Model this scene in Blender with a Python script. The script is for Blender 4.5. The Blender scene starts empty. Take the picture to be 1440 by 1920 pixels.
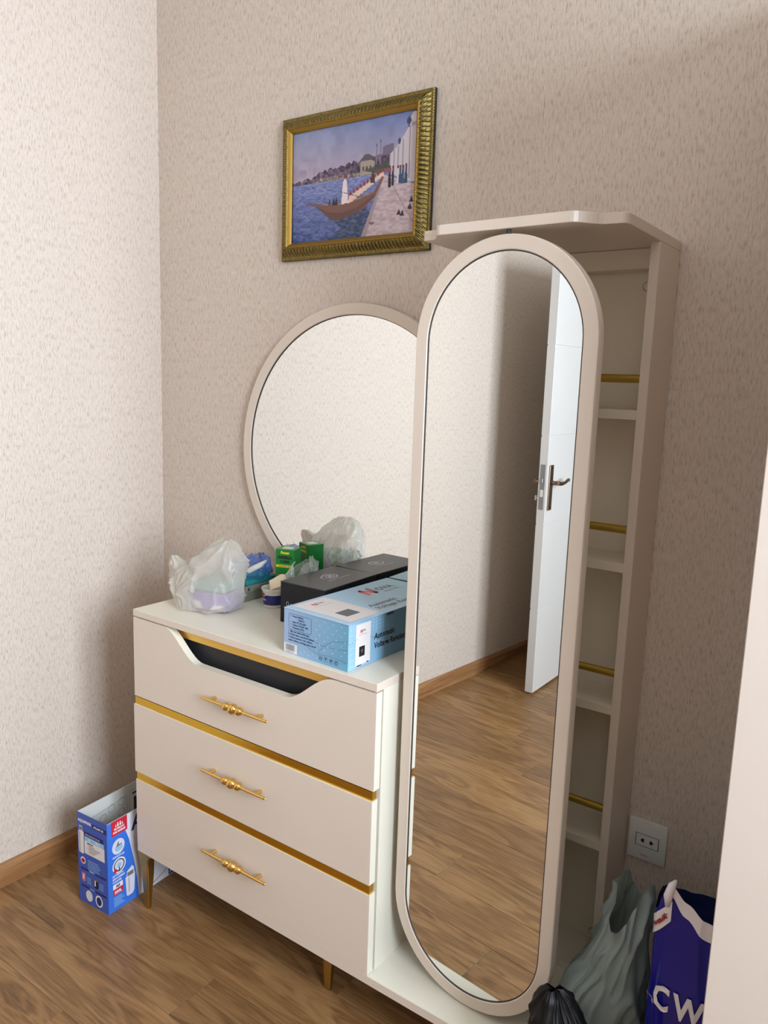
import bpy, bmesh, math, random
import numpy as np
from mathutils import Vector, Matrix, noise
random.seed(7)
SC = bpy.context.scene
COL = SC.collection
PI = math.pi

# ------------------------------------------------------------------ camera, world, lights, exposure
def set_camera():
    y, p, r = math.radians(35.5289), math.radians(-9.4372), math.radians(1.9135)
    f = Vector((-math.sin(y) * math.cos(p), math.cos(y) * math.cos(p), math.sin(p)))
    rt = Vector((math.cos(y), math.sin(y), 0))
    up = rt.cross(f)
    rt2 = rt * math.cos(r) + up * math.sin(r)
    up2 = -rt * math.sin(r) + up * math.cos(r)
    m = Matrix((rt2, up2, -f)).transposed().to_4x4()
    m.translation = Vector((2.0565, -1.6367, 1.4663))
    cd = bpy.data.cameras.new('camera')
    cd.sensor_fit = 'HORIZONTAL'
    cd.sensor_width = 36.0
    cd.lens = 36.0 * 1467.93 / 1440.0
    cd.clip_start = 0.02
    co = bpy.data.objects.new('camera', cd)
    co.matrix_world = m
    COL.objects.link(co)
    SC.camera = co
set_camera()

world = bpy.data.worlds.new('world')
SC.world = world
world.use_nodes = True
world.node_tree.nodes['Background'].inputs[0].default_value = (0.7, 0.83, 1.0, 1)
world.node_tree.nodes['Background'].inputs[1].default_value = 1.2

WIN = dict(x=3.55, y0=-2.12, y1=-0.88, z0=1.0, z1=2.6)
def window_light():
    ld = bpy.data.lights.new('daylight', 'AREA')
    ld.shape = 'RECTANGLE'
    ld.size = WIN['z1'] - WIN['z0']
    ld.size_y = WIN['y1'] - WIN['y0']
    ld.energy = 190
    ld.color = (0.81, 0.90, 1.04)
    lo = bpy.data.objects.new('daylight', ld)
    lo.location = (WIN['x'] + 0.22, (WIN['y0'] + WIN['y1']) / 2, (WIN['z0'] + WIN['z1']) / 2)
    lo.rotation_euler = (0, PI / 2, 0)
    COL.objects.link(lo)
window_light()

SC.view_settings.view_transform = 'Standard'
SC.view_settings.look = 'None'
SC.view_settings.gamma = 1
SC.view_settings.use_curve_mapping = False
SC.view_settings.exposure = 0.45
SC.cycles.diffuse_bounces = 8
SC.cycles.transparent_max_bounces = 16
SC.cycles.max_bounces = 14

# ------------------------------------------------------------------ materials
def lin(c, k=0.84):
    """display colour to reflectance; k: how much a painted surface of that look really reflects"""
    return tuple(k * ((v / 255) / 12.92 if v / 255 <= 0.04045 else ((v / 255 + 0.055) / 1.055) ** 2.4) for v in c)

def mat(name, rgb, rough=0.5, metal=0.0, spec=0.5, coat=0.0, alpha=1.0, trans=0.0):
    m = bpy.data.materials.new(name)
    m.use_nodes = True
    b = m.node_tree.nodes['Principled BSDF']
    b.inputs['Base Color'].default_value = (*lin(rgb, 1.0 if metal > .5 else 0.84), 1)
    b.inputs['Roughness'].default_value = rough
    b.inputs['Metallic'].default_value = metal
    b.inputs['Specular IOR Level'].default_value = spec
    b.inputs['Coat Weight'].default_value = coat
    b.inputs['Coat Roughness'].default_value = 0.08
    b.inputs['Alpha'].default_value = alpha
    b.inputs['Transmission Weight'].default_value = trans
    return m

class NT:
    def __init__(s, m):
        s.t = m.node_tree
        s.b = s.t.nodes['Principled BSDF']
    def n(s, typ, **kw):
        nd = s.t.nodes.new(typ)
        for k, v in kw.items():
            if k in nd.inputs.keys():
                nd.inputs[k].default_value = v
            else:
                setattr(nd, k, v)
        return nd
    def l(s, a, ao, b, bi):
        s.t.links.new(a.outputs[ao], b.inputs[bi])

def ramp(nt, stops):
    r = nt.n('ShaderNodeValToRGB')
    el = r.color_ramp.elements
    while len(el) < len(stops):
        el.new(0.5)
    for e, (p, c) in zip(el, stops):
        e.position = p
        e.color = (*lin(c), 1)
    return r

def wallpaper(name, base, dark, light):
    m = mat(name, base, 0.75, spec=0.25)
    nt = NT(m)
    tc = nt.n('ShaderNodeTexCoord')
    sp = nt.n('ShaderNodeSeparateXYZ')
    nt.l(tc, 'Object', sp, 0)
    ad = nt.n('ShaderNodeMath', operation='ADD')
    nt.l(sp, 'X', ad, 0); nt.l(sp, 'Y', ad, 1)
    cb = nt.n('ShaderNodeCombineXYZ')
    nt.l(ad, 0, cb, 'X'); nt.l(sp, 'Z', cb, 'Y')
    mp = nt.n('ShaderNodeMapping')
    mp.inputs['Scale'].default_value = (330, 60, 1)
    nt.l(cb, 0, mp, 0)
    n1 = nt.n('ShaderNodeTexNoise', Scale=1.0, Detail=2.0, Roughness=0.55)
    nt.l(mp, 0, n1, 'Vector')
    mp2 = nt.n('ShaderNodeMapping')
    mp2.inputs['Scale'].default_value = (190, 44, 1)
    nt.l(cb, 0, mp2, 0)
    n2 = nt.n('ShaderNodeTexNoise', Scale=1.0, Detail=3.0, Roughness=0.6)
    nt.l(mp2, 0, n2, 'Vector')
    r1 = ramp(nt, [(0.33, dark), (0.46, base), (0.60, base), (0.72, light)])
    nt.l(n1, 0, r1, 0)
    r2 = ramp(nt, [(0.33, (212, 206, 200)), (0.5, (255, 255, 255))])
    nt.l(n2, 0, r2, 0)
    mx = nt.n('ShaderNodeMix', data_type='RGBA', blend_type='MULTIPLY')
    mx.inputs[0].default_value = 0.45
    nt.t.links.new(r1.outputs[0], mx.inputs[6]); nt.t.links.new(r2.outputs[0], mx.inputs[7])
    nt.t.links.new(mx.outputs[2], nt.b.inputs['Base Color'])
    mxh = nt.n('ShaderNodeMath', operation='ADD')
    nt.l(n1, 0, mxh, 0); nt.l(n2, 0, mxh, 1)
    bp = nt.n('ShaderNodeBump', Strength=0.6, Distance=0.0018)
    nt.l(mxh, 0, bp, 'Height'); nt.l(bp, 0, nt.b, 'Normal')
    return m

def wood(name, c_dark, c_mid, c_light, rough=0.36, vary=0.30, sx=1.0):
    m = mat(name, c_mid, rough, spec=0.45)
    nt = NT(m)
    tc = nt.n('ShaderNodeTexCoord')
    oi = nt.n('ShaderNodeObjectInfo')
    mu = nt.n('ShaderNodeMath', operation='MULTIPLY'); mu.inputs[1].default_value = 57.3
    nt.l(oi, 'Random', mu, 0)
    cb = nt.n('ShaderNodeCombineXYZ')
    nt.l(mu, 0, cb, 'X'); nt.l(mu, 0, cb, 'Z')
    va = nt.n('ShaderNodeVectorMath', operation='ADD')
    nt.l(tc, 'Object', va, 0); nt.l(cb, 0, va, 1)
    mp = nt.n('ShaderNodeMapping'); mp.inputs['Scale'].default_value = (2.2 * sx, 15, 15)
    nt.l(va, 0, mp, 0)
    n1 = nt.n('ShaderNodeTexNoise', Scale=1.0, Detail=3.0, Roughness=0.55, Distortion=0.7)
    nt.l(mp, 0, n1, 'Vector')
    # cathedral rings: bands through a warped field
    mu2 = nt.n('ShaderNodeMath', operation='MULTIPLY'); mu2.inputs[1].default_value = 34.0
    nt.l(n1, 0, mu2, 0)
    sn = nt.n('ShaderNodeMath', operation='SINE'); nt.l(mu2, 0, sn, 0)
    mp3 = nt.n('ShaderNodeMapping'); mp3.inputs['Scale'].default_value = (9 * sx, 190, 190)
    nt.l(va, 0, mp3, 0)
    n3 = nt.n('ShaderNodeTexNoise', Scale=1.0, Detail=3.0, Roughness=0.65)
    nt.l(mp3, 0, n3, 'Vector')
    s1 = nt.n('ShaderNodeMath', operation='MULTIPLY_ADD'); s1.inputs[1].default_value = 0.085; s1.inputs[2].default_value = 0.0
    nt.l(sn, 0, s1, 0)
    s2 = nt.n('ShaderNodeMath', operation='MULTIPLY_ADD'); s2.inputs[1].default_value = 0.55
    nt.l(n3, 0, s2, 0); nt.l(s1, 0, s2, 2)
    s3 = nt.n('ShaderNodeMath', operation='MULTIPLY_ADD'); s3.inputs[1].default_value = 0.45
    nt.l(n1, 0, s3, 0); nt.l(s2, 0, s3, 2)
    r = ramp(nt, [(0.28, c_dark), (0.48, c_mid), (0.70, c_light)])
    nt.l(s3, 0, r, 0)
    hs = nt.n('ShaderNodeHueSaturation')
    mr = nt.n('ShaderNodeMapRange'); mr.inputs[3].default_value = 1 - vary / 2; mr.inputs[4].default_value = 1 + vary / 2
    nt.l(oi, 'Random', mr, 0); nt.l(mr, 0, hs, 'Value'); nt.l(r, 0, hs, 'Color')
    nt.l(hs, 0, nt.b, 'Base Color')
    bp = nt.n('ShaderNodeBump', Strength=0.12, Distance=0.0008)
    nt.l(n3, 0, bp, 'Height'); nt.l(bp, 0, nt.b, 'Normal')
    return m

def plastic_film(name, rgb, alpha, rough=0.3, transl=0.5, spec=0.5):
    m = bpy.data.materials.new(name)
    m.use_nodes = True
    t = m.node_tree
    for nd in list(t.nodes):
        t.nodes.remove(nd)
    out = t.nodes.new('ShaderNodeOutputMaterial')
    dif = t.nodes.new('ShaderNodeBsdfPrincipled')
    dif.inputs['Base Color'].default_value = (*lin(rgb), 1)
    dif.inputs['Roughness'].default_value = rough
    dif.inputs['Specular IOR Level'].default_value = spec
    tl = t.nodes.new('ShaderNodeBsdfTranslucent')
    tl.inputs[0].default_value = (*lin(rgb), 1)
    tr = t.nodes.new('ShaderNodeBsdfTransparent')
    m1 = t.nodes.new('ShaderNodeMixShader'); m1.inputs[0].default_value = transl
    t.links.new(dif.outputs[0], m1.inputs[1]); t.links.new(tl.outputs[0], m1.inputs[2])
    m2 = t.nodes.new('ShaderNodeMixShader')
    # thin film: more opaque where seen edge-on
    lw = t.nodes.new('ShaderNodeLayerWeight'); lw.inputs[0].default_value = 0.35
    mr = t.nodes.new('ShaderNodeMapRange'); mr.inputs[3].default_value = alpha; mr.inputs[4].default_value = min(1.0, alpha + 0.45)
    t.links.new(lw.outputs['Facing'], mr.inputs[0]); t.links.new(mr.outputs[0], m2.inputs[0])
    t.links.new(tr.outputs[0], m2.inputs[1]); t.links.new(m1.outputs[0], m2.inputs[2])
    t.links.new(m2.outputs[0], out.inputs[0])
    return m

M = {}
M['wallpaper'] = wallpaper('wallpaper', (228, 214, 199), (204, 187, 170), (236, 225, 213))
M['ceiling'] = mat('ceiling_paint', (240, 238, 234), 0.8)
M['floor'] = wood('floor_wood', (108, 78, 46), (143, 106, 66), (168, 130, 86))
M['skirting'] = wood('skirting_wood', (120, 82, 50), (160, 114, 72), (180, 136, 92), 0.42, 0.1, 0.6)
M['lacquer'] = mat('cream_pink_lacquer', (227, 213, 196), 0.32, spec=0.45, coat=0.08)
M['white_board'] = mat('white_melamine', (236, 232, 214), 0.28, spec=0.5)
M['cab_in'] = mat('cream_melamine', (226, 216, 196), 0.4)
M['gold'] = mat('polished_gold', (228, 188, 108), 0.16, 1.0)
M['gold_strip'] = mat('brushed_gold', (216, 174, 66), 0.2, 1.0)
M['scoop_gold'] = mat('satin_gold_strip', (240, 202, 112), 0.55, 1.0)
M['leg_gold'] = mat('leg_gold', (190, 156, 84), 0.36, 1.0)
M['rod_gold'] = mat('matt_gold_rod', (190, 160, 70), 0.4, 0.85)
M['mirror'] = mat('mirror_silver', (240, 242, 240), 0.0, 1.0)
M['mirror_edge'] = mat('dark_mirror_edge', (62, 58, 52), 0.6)
M['black_in'] = mat('black_recess_panel', (40, 40, 42), 0.55)
M['door'] = mat('white_door_paint', (222, 220, 215), 0.35)
M['door_gap'] = mat('door_groove', (250, 250, 248), 0.3)
M['bronze'] = mat('antique_bronze', (140, 118, 100), 0.3, 1.0)
M['steel'] = mat('steel_plate', (150, 152, 155), 0.35, 0.9)
M['socket'] = mat('socket_white', (226, 228, 222), 0.22)
M['hole'] = mat('black_hole', (10, 10, 10), 0.8)
M['grey_print'] = mat('grey_print', (120, 118, 112), 0.6)
M['wardrobe'] = mat('wardrobe_cream', (206, 192, 178), 0.4)
M['frame_gold'] = mat('aged_gold_frame', (140, 122, 66), 0.42, 0.85)
M['frame_flute_shade'] = mat('painted_shade_in_flutes', (70, 56, 28), 0.5, 0.6)  # groove shade put into the colour so the ribs read
M['frame_dark'] = mat('dark_frame_side', (44, 36, 30), 0.6)
M['inner_gold'] = mat('bright_inner_gold', (152, 120, 54), 0.5, 0.85)

def age_frame(m, dark, scale):
    nt = NT(m)
    tc = nt.n('ShaderNodeTexCoord')
    n = nt.n('ShaderNodeTexNoise', Scale=scale, Detail=4.0)
    nt.l(tc, 'Object', n, 'Vector')
    c = nt.b.inputs['Base Color'].default_value[:3]
    r = nt.n('ShaderNodeValToRGB')
    r.color_ramp.elements[0].position = 0.35; r.color_ramp.elements[0].color = (*lin(dark), 1)
    r.color_ramp.elements[1].position = 0.62; r.color_ramp.elements[1].color = (*c, 1)
    nt.l(n, 0, r, 0); nt.l(r, 0, nt.b, 'Base Color')
age_frame(M['frame_gold'], (128, 111, 60), 120)
def brush(m):
    nt = NT(m)
    tc = nt.n('ShaderNodeTexCoord')
    mp = nt.n('ShaderNodeMapping'); mp.inputs['Scale'].default_value = (350, 20, 60)
    nt.l(tc, 'Object', mp, 0)
    n = nt.n('ShaderNodeTexNoise', Scale=1.0, Detail=2.0)
    nt.l(mp, 0, n, 'Vector')
    mr = nt.n('ShaderNodeMapRange'); mr.inputs[3].default_value = 0.1; mr.inputs[4].default_value = 0.34
    nt.l(n, 0, mr, 0); nt.l(mr, 0, nt.b, 'Roughness')
brush(M['gold_strip'])
def speckle(m, amount=0.04, scale=55):
    """faint tone drift of a lacquered board"""
    nt = NT(m)
    tc = nt.n('ShaderNodeTexCoord')
    n = nt.n('ShaderNodeTexNoise', Scale=scale, Detail=3.0)
    nt.l(tc, 'Object', n, 'Vector')
    c = nt.b.inputs['Base Color'].default_value[:3]
    r = nt.n('ShaderNodeValToRGB')
    r.color_ramp.elements[0].color = (*[v * (1 - amount) for v in c], 1)
    r.color_ramp.elements[1].color = (*[min(1, v * (1 + amount)) for v in c], 1)
    nt.l(n, 0, r, 0); nt.l(r, 0, nt.b, 'Base Color')
for k in ('lacquer', 'white_board', 'cab_in', 'wardrobe', 'door', 'ceiling', 'socket'):
    speckle(M[k], 0.02, 6)

# ------------------------------------------------------------------ mesh helpers
def tag(o, label=None, cat=None, group=None, kind=None):
    if label: o['label'] = label
    if cat: o['category'] = cat
    if group: o['group'] = group
    if kind: o['kind'] = kind
    return o

def thing(name, label, cat, loc=(0, 0, 0), rotz=0.0):
    o = bpy.data.objects.new(name, None)
    o.empty_display_size = 0.05
    o.location = loc
    o.rotation_euler = (0, 0, rotz)
    COL.objects.link(o)
    return tag(o, label, cat)

def world_of(o):
    m = Matrix.LocRotScale(o.location, o.rotation_euler, o.scale)
    return world_of(o.parent) @ m if o.parent else m

class MB:
    def __init__(s):
        s.v = []; s.f = []; s.mi = []
    def add(s, verts, faces, mi=0):
        k = len(s.v)
        s.v += [tuple(v) for v in verts]
        s.f += [tuple(i + k for i in f) for f in faces]
        s.mi += [mi] * len(faces)
        return s
    def box(s, lo, hi, bev=0.0, mi=0, seg=1):
        bm = bmesh.new()
        bmesh.ops.create_cube(bm, size=1)
        d = [hi[i] - lo[i] for i in range(3)]
        for v in bm.verts:
            v.co = Vector([(v.co[i] + 0.5) * d[i] + lo[i] for i in range(3)])
        if bev:
            bmesh.ops.bevel(bm, geom=bm.edges[:], offset=bev, segments=seg, affect='EDGES', profile=0.5)
        s.bm(bm, mi)
        return s
    def bm(s, bm, mi=0):
        bm.verts.index_update()
        s.add([v.co[:] for v in bm.verts], [[v.index for v in f.verts] for f in bm.faces], mi)
        bm.free()
        return s
    def prism(s, pts, axis, a, b, mi=0, bev=0.0):
        """polygon pts (2-D, ccw) extruded along axis from a to b"""
        def P(p, t):
            if axis == 'x': return (t, p[0], p[1])
            if axis == 'y': return (p[0], t, p[1])
            return (p[0], p[1], t)
        n = len(pts)
        bm = bmesh.new()
        A = [bm.verts.new(P(p, a)) for p in pts]; B = [bm.verts.new(P(p, b)) for p in pts]
        bm.faces.new(A); bm.faces.new(B[::-1])
        for i in range(n):
            j = (i + 1) % n
            bm.faces.new((A[j], A[i], B[i], B[j]))
        bmesh.ops.recalc_face_normals(bm, faces=bm.faces[:])
        if bev:
            ed = [e for e in bm.edges if len(e.link_faces) == 2 and any(len(f.verts) == n and n > 4 for f in e.link_faces)]
            bmesh.ops.bevel(bm, geom=ed, offset=bev, segments=1, affect='EDGES')
        return s.bm(bm, mi)
    def tube(s, path, rad, n=12, mi=0, cap=True):
        path = [Vector(p) for p in path]
        if not hasattr(rad, '__len__'): rad = [rad] * len(path)
        rings = []
        pu = None
        for i, p in enumerate(path):
            d = (path[min(i + 1, len(path) - 1)] - path[max(i - 1, 0)]).normalized()
            if pu is None:
                pu = d.orthogonal().normalized()
            u = (pu - d * pu.dot(d)).normalized(); w = d.cross(u); pu = u
            rings.append([p + (u * math.cos(2 * PI * k / n) + w * math.sin(2 * PI * k / n)) * rad[i] for k in range(n)])
        V = [v for r in rings for v in r]
        F = []
        for i in range(len(path) - 1):
            for k in range(n):
                a = i * n + k; b = i * n + (k + 1) % n
                F.append((a, b, b + n, a + n))
        if cap:
            F.append(tuple(range(n))[::-1]); F.append(tuple(range((len(path) - 1) * n, len(path) * n)))
        return s.add(V, F, mi)
    def sphere(s, c, r, mi=0, n=16):
        bm = bmesh.new()
        bmesh.ops.create_uvsphere(bm, u_segments=n, v_segments=n // 2 + 2, radius=r, matrix=Matrix.Translation(c))
        return s.bm(bm, mi)
    def grid(s, fn, nu, nv, mi=0, wrap=False):
        V = [fn(i, j) for j in range(nv) for i in range(nu)]
        F = []
        for j in range(nv - 1):
            for i in range(nu if wrap else nu - 1):
                i2 = (i + 1) % nu
                F.append((j * nu + i, j * nu + i2, (j + 1) * nu + i2, (j + 1) * nu + i))
        return s.add(V, F, mi)
    def build(s, name, mats, parent=None, smooth=False, local=False):
        me = bpy.data.meshes.new(name)
        V = s.v
        if parent is not None and not local:
            inv = world_of(parent).inverted()
            V = [tuple(inv @ Vector(v)) for v in V]
        me.from_pydata(V, [], s.f)
        if not isinstance(mats, (list, tuple)): mats = [mats]
        for m in mats: me.materials.append(m)
        if len(mats) > 1: me.polygons.foreach_set('material_index', s.mi)
        me.update()
        if smooth:
            me.polygons.foreach_set('use_smooth', [True] * len(me.polygons))
            if smooth != True: me.set_sharp_from_angle(angle=math.radians(smooth))
        o = bpy.data.objects.new(name, me)
        if parent is not None: o.parent = parent
        COL.objects.link(o)
        return o

def bx(name, lo, hi, m, parent=None, bev=0.0, seg=1, smooth=False, local=False):
    return MB().box(lo, hi, bev, 0, seg).build(name, m, parent, smooth, local)

def text_mesh(mb, s, size, mi, frame, align='LEFT', bold=0.0, sx=1.0, shear=0.0):
    """flat lettering: frame maps (u, v) in metres to a world point"""
    cu = bpy.data.curves.new('lettering', 'FONT')
    cu.body = s; cu.size = size; cu.align_x = align; cu.offset = bold; cu.resolution_u = 2; cu.shear = shear
    ob = bpy.data.objects.new('lettering', cu)
    COL.objects.link(ob)
    me = bpy.data.meshes.new_from_object(ob)
    mb.add([frame(v.co.x * sx, v.co.y) for v in me.vertices], [tuple(p.vertices) for p in me.polygons], mi)
    bpy.data.objects.remove(ob); bpy.data.curves.remove(cu); bpy.data.meshes.remove(me)

def flat(mb, pts, mi, frame):
    mb.add([frame(u, v) for u, v in pts], [tuple(range(len(pts)))], mi)
def rect(mb, u0, v0, u1, v1, mi, frame):
    flat(mb, [(u0, v0), (u1, v0), (u1, v1), (u0, v1)], mi, frame)
def disc(mb, u, v, ru, rv, mi, frame, n=20):
    flat(mb, [(u + ru * math.cos(2 * PI * k / n), v + rv * math.sin(2 * PI * k / n)) for k in range(n)], mi, frame)
def stroke(mb, pts, w, mi, frame):
    for (a, b), (c, d) in zip(pts[:-1], pts[1:]):
        l = math.hypot(c - a, d - b) or 1; nx, ny = -(d - b) / l * w / 2, (c - a) / l * w / 2
        flat(mb, [(a - nx, b - ny), (c - nx, d - ny), (c + nx, d + ny), (a + nx, b + ny)], mi, frame)

# ------------------------------------------------------------------ room shell
XR, YF, ZC = 3.5, -3.15, 2.75
def shell():
    W = M['wallpaper']
    tag(bx('wall_back', (-0.12, 0, 0), (XR + 0.12, 0.12, ZC), W), kind='structure')
    tag(bx('wall_left', (-0.12, YF, 0), (0, 0, ZC), W), kind='structure')
    w = WIN
    mb = MB()
    x0, x1 = XR, XR + 0.12
    mb.box((x0, YF, 0), (x1, 0, w['z0'])); mb.box((x0, YF, w['z1']), (x1, 0, ZC))
    mb.box((x0, YF, w['z0']), (x1, w['y0'], w['z1'])); mb.box((x0, w['y1'], w['z0']), (x1, 0, w['z1']))
    tag(mb.build('wall_right', W), kind='structure')
    mb = MB()
    mb.box((-0.12, YF - 0.12, 0), (0.24, YF, ZC)); mb.box((1.12, YF - 0.12, 0), (XR + 0.12, YF, ZC))
    mb.box((0.24, YF - 0.12, 2.09), (1.12, YF, ZC))
    tag(mb.build('wall_front', W), kind='structure')
    tag(bx('wall_hall', (-0.12, -4.5, 0), (XR, -4.4, ZC), W), kind='structure')
    tag(bx('ceiling', (-0.12, -4.5, ZC), (XR + 0.12, 0.12, ZC + 0.1), M['ceiling']), kind='structure')
    # window: frame, mullion, panes
    f = MB()
    y0, y1, z0, z1 = w['y0'], w['y1'], w['z0'], w['z1']
    xa, xb = XR + 0.03, XR + 0.09
    for a, b in (((xa, y0, z0), (xb, y1, z0 + .05)), ((xa, y0, z1 - .05), (xb, y1, z1)), ((xa, y0, z0 + .05), (xb, y0 + .05, z1 - .05)), ((xa, y1 - .05, z0 + .05), (xb, y1, z1 - .05)), ((xa, (y0 + y1) / 2 - .03, z0 + .05), (xb, (y0 + y1) / 2 + .03, z1 - .05))):
        f.box(a, b)
    wo = tag(f.build('window_1', M['door']), kind='structure')
    g = plastic_film('window_glass', (240, 250, 250), 0.04, 0.0, 0.0)
    ym = (y0 + y1) / 2
    for a, b in ((y0 + .05, ym - .03), (ym + .03, y1 - .05)):
        bx('pane', (XR + .055, a, z0 + .05), (XR + .061, b, z1 - .05), g, wo)
    # skirting boards
    def sk(name, pts0, pts1, nrm):
        # profile: 15 mm thick, 67.6 mm tall with a chamfered top edge
        prof = [(0, 0), (0.015, 0), (0.015, 0.052), (0.011, 0.060), (0.004, 0.0676), (0, 0.0676)]
        a, b, n = Vector(pts0), Vector(pts1), Vector(nrm)
        L = (b - a).length
        mb = MB()
        # built in local space along x so the grain runs with it
        V = [(t * L, p[0], p[1]) for t in (0, 1) for p in prof]
        k = len(prof)
        F = [(i, (i + 1) % k, (i + 1) % k + k, i + k) for i in range(k)] + [tuple(range(k))[::-1], tuple(range(k, 2 * k))]
        mb.add(V, F)
        o = mb.build(name, M['skirting'])
        d = (b - a).normalized()
        o.matrix_world = Matrix((( d.x, n.x, 0, a.x), (d.y, n.y, 0, a.y), (0, 0, 1, 0), (0, 0, 0, 1)))
        tag(o, kind='structure')
    sk('baseboard_left', (0, YF, 0), (0, 0, 0), (1, 0, 0))
    sk('baseboard_back', (0.015, 0, 0), (XR, 0, 0), (0, -1, 0))
    sk('baseboard_right', (XR, YF, 0), (XR, -0.015, 0), (-1, 0, 0))
    sk('baseboard_front', (1.2, YF, 0), (XR - .015, YF, 0), (0, 1, 0))
    # laminate floor: each plank a piece of its own, joints recessed over a dark underlay
    fl = tag(bx('floor', (-0.12, -4.5, -0.06), (XR + 0.12, 0.12, -0.008), mat('floor_underlay', (60, 40, 24), 0.8)), kind='structure')
    pw = 0.1425
    pm = {}
    def plank_mesh(L):
        k = round(L, 3)
        if k not in pm:
            g_, ch = 0.00035, 0.0009
            a, b, c, d = g_, L - g_, g_, pw - g_
            V = [(a, c, -0.008), (b, c, -0.008), (b, d, -0.008), (a, d, -0.008),
                 (a, c, -ch), (b, c, -ch), (b, d, -ch), (a, d, -ch),
                 (a + ch, c + ch, 0), (b - ch, c + ch, 0), (b - ch, d - ch, 0), (a + ch, d - ch, 0)]
            F = [(3, 2, 1, 0), (8, 9, 10, 11)]
            for s in (0, 4):
                for i in range(4):
                    j = (i + 1) % 4
                    F.append((s + i, s + j, s + 4 + j, s + 4 + i))
            me = bpy.data.meshes.new('plank'); me.from_pydata(V, [], F); me.materials.append(M['floor']); me.update()
            pm[k] = me
        return pm[k]
    y = -0.031
    row = 0
    offs = [0.42, 1.02, 0.18, 0.75, 1.2, 0.55, 0.9, 0.3]
    while y > -4.4:
        x = 0.0
        L = offs[row % 8]
        while x < XR - 0.01:
            L = min(L, XR - x)
            o = bpy.data.objects.new('plank', plank_mesh(L))
            o.location = (x, y - pw, 0); o.parent = fl
            COL.objects.link(o)
            x += L; L = 1.286
        y -= pw; row += 1
    o = bpy.data.objects.new('plank', plank_mesh(XR)); o.location = (0, -0.031, 0); o.scale = (1, 0.031 / pw, 1); o.parent = fl; COL.objects.link(o)

    # door leaf, swung open into the room almost against the left wall
    T = Matrix.Translation((0.364, -2.313, 0)) @ Matrix.Rotation(math.radians(-90 - 6.0), 4, 'Z')
    # local: x along the leaf away from its free edge, y = lit face at 0, thickness to -y
    D = bpy.data.objects.new('door_1', None); D.matrix_world = T; COL.objects.link(D); tag(D, kind='structure')
    zs = [0.012, 0.425, 0.836, 1.246, 1.654, 2.06]
    th = 0.040
    MB().box((0, -th + .003, .012), (0.8, -.003, 2.06)).build('leaf_core', M['door'], D, local=True)
    for i in range(5):
        for y0_, y1_ in ((-.003, 0), (-th, -th + .003)):
            bx('panel', (0, y0_, zs[i] + (0.0035 if i else 0)), (0.8, y1_, zs[i + 1] - (0.0035 if i < 4 else 0)), M['door'], D, 0.0008, local=True)
    for side in (1, -1):
        yb = 0.0 if side > 0 else -th
        h = MB().box((0.022, min(yb, yb + side * .006), 0.90), (0.062, max(yb, yb + side * .006), 1.112), 0.002).build('handle_plate', M['bronze'], D, 30, True)
        mb = MB().tube([(0.045, yb + side * .004, 1.03), (0.045, yb + side * .030, 1.03)], 0.0095)
        mb.tube([(0.045, yb + side * .036, 1.03), (0.075, yb + side * .044, 1.026), (0.105, yb + side * .048, 1.030), (0.135, yb + side * .047, 1.040), (0.155, yb + side * .044, 1.040), (0.172, yb + side * .038, 1.030)], [.011, .009, .0075, .007, .006, .004], 12)
        mb.build('lever', M['bronze'], h, 40, True)
        for zz in (0.915, 1.098):
            MB().tube([(0.042, yb, zz), (0.042, yb + side * .0075, zz)], 0.004, 10).build('screw', M['hole'], h, local=True)
    lp = bx('lock_plate', (-0.0015, -.031, 0.905), (0.0005, -.009, 1.115), M['steel'], D, local=True)
    bx('latch', (-0.010, -.026, 1.03), (0, -.014, 1.052), M['steel'], lp, 0.002, local=True)
    bx('dead_bolt', (-0.004, -.027, 0.965), (0, -.013, 0.998), M['socket'], lp, local=True)
    mb = MB().tube([(0.042, -th, .952), (0.042, -th - .022, .952)], 0.005, 10)
    mb.box((0.035, -th - .030, .940), (0.049, -th - .020, .964), .002)
    mb.build('thumb_turn', M['socket'], D, local=True)
    # door lining round the opening
    mb = MB()
    for a, b in (((0.165, YF, 0.0), (0.24, YF + .012, 2.165)), ((1.12, YF, 0.0), (1.195, YF + .012, 2.165)), ((0.24, YF, 2.09), (1.12, YF + .012, 2.165))):
        mb.box(a, b, .003)
    tag(mb.build('trim_1', M['door']), kind='structure')
shell()

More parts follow.
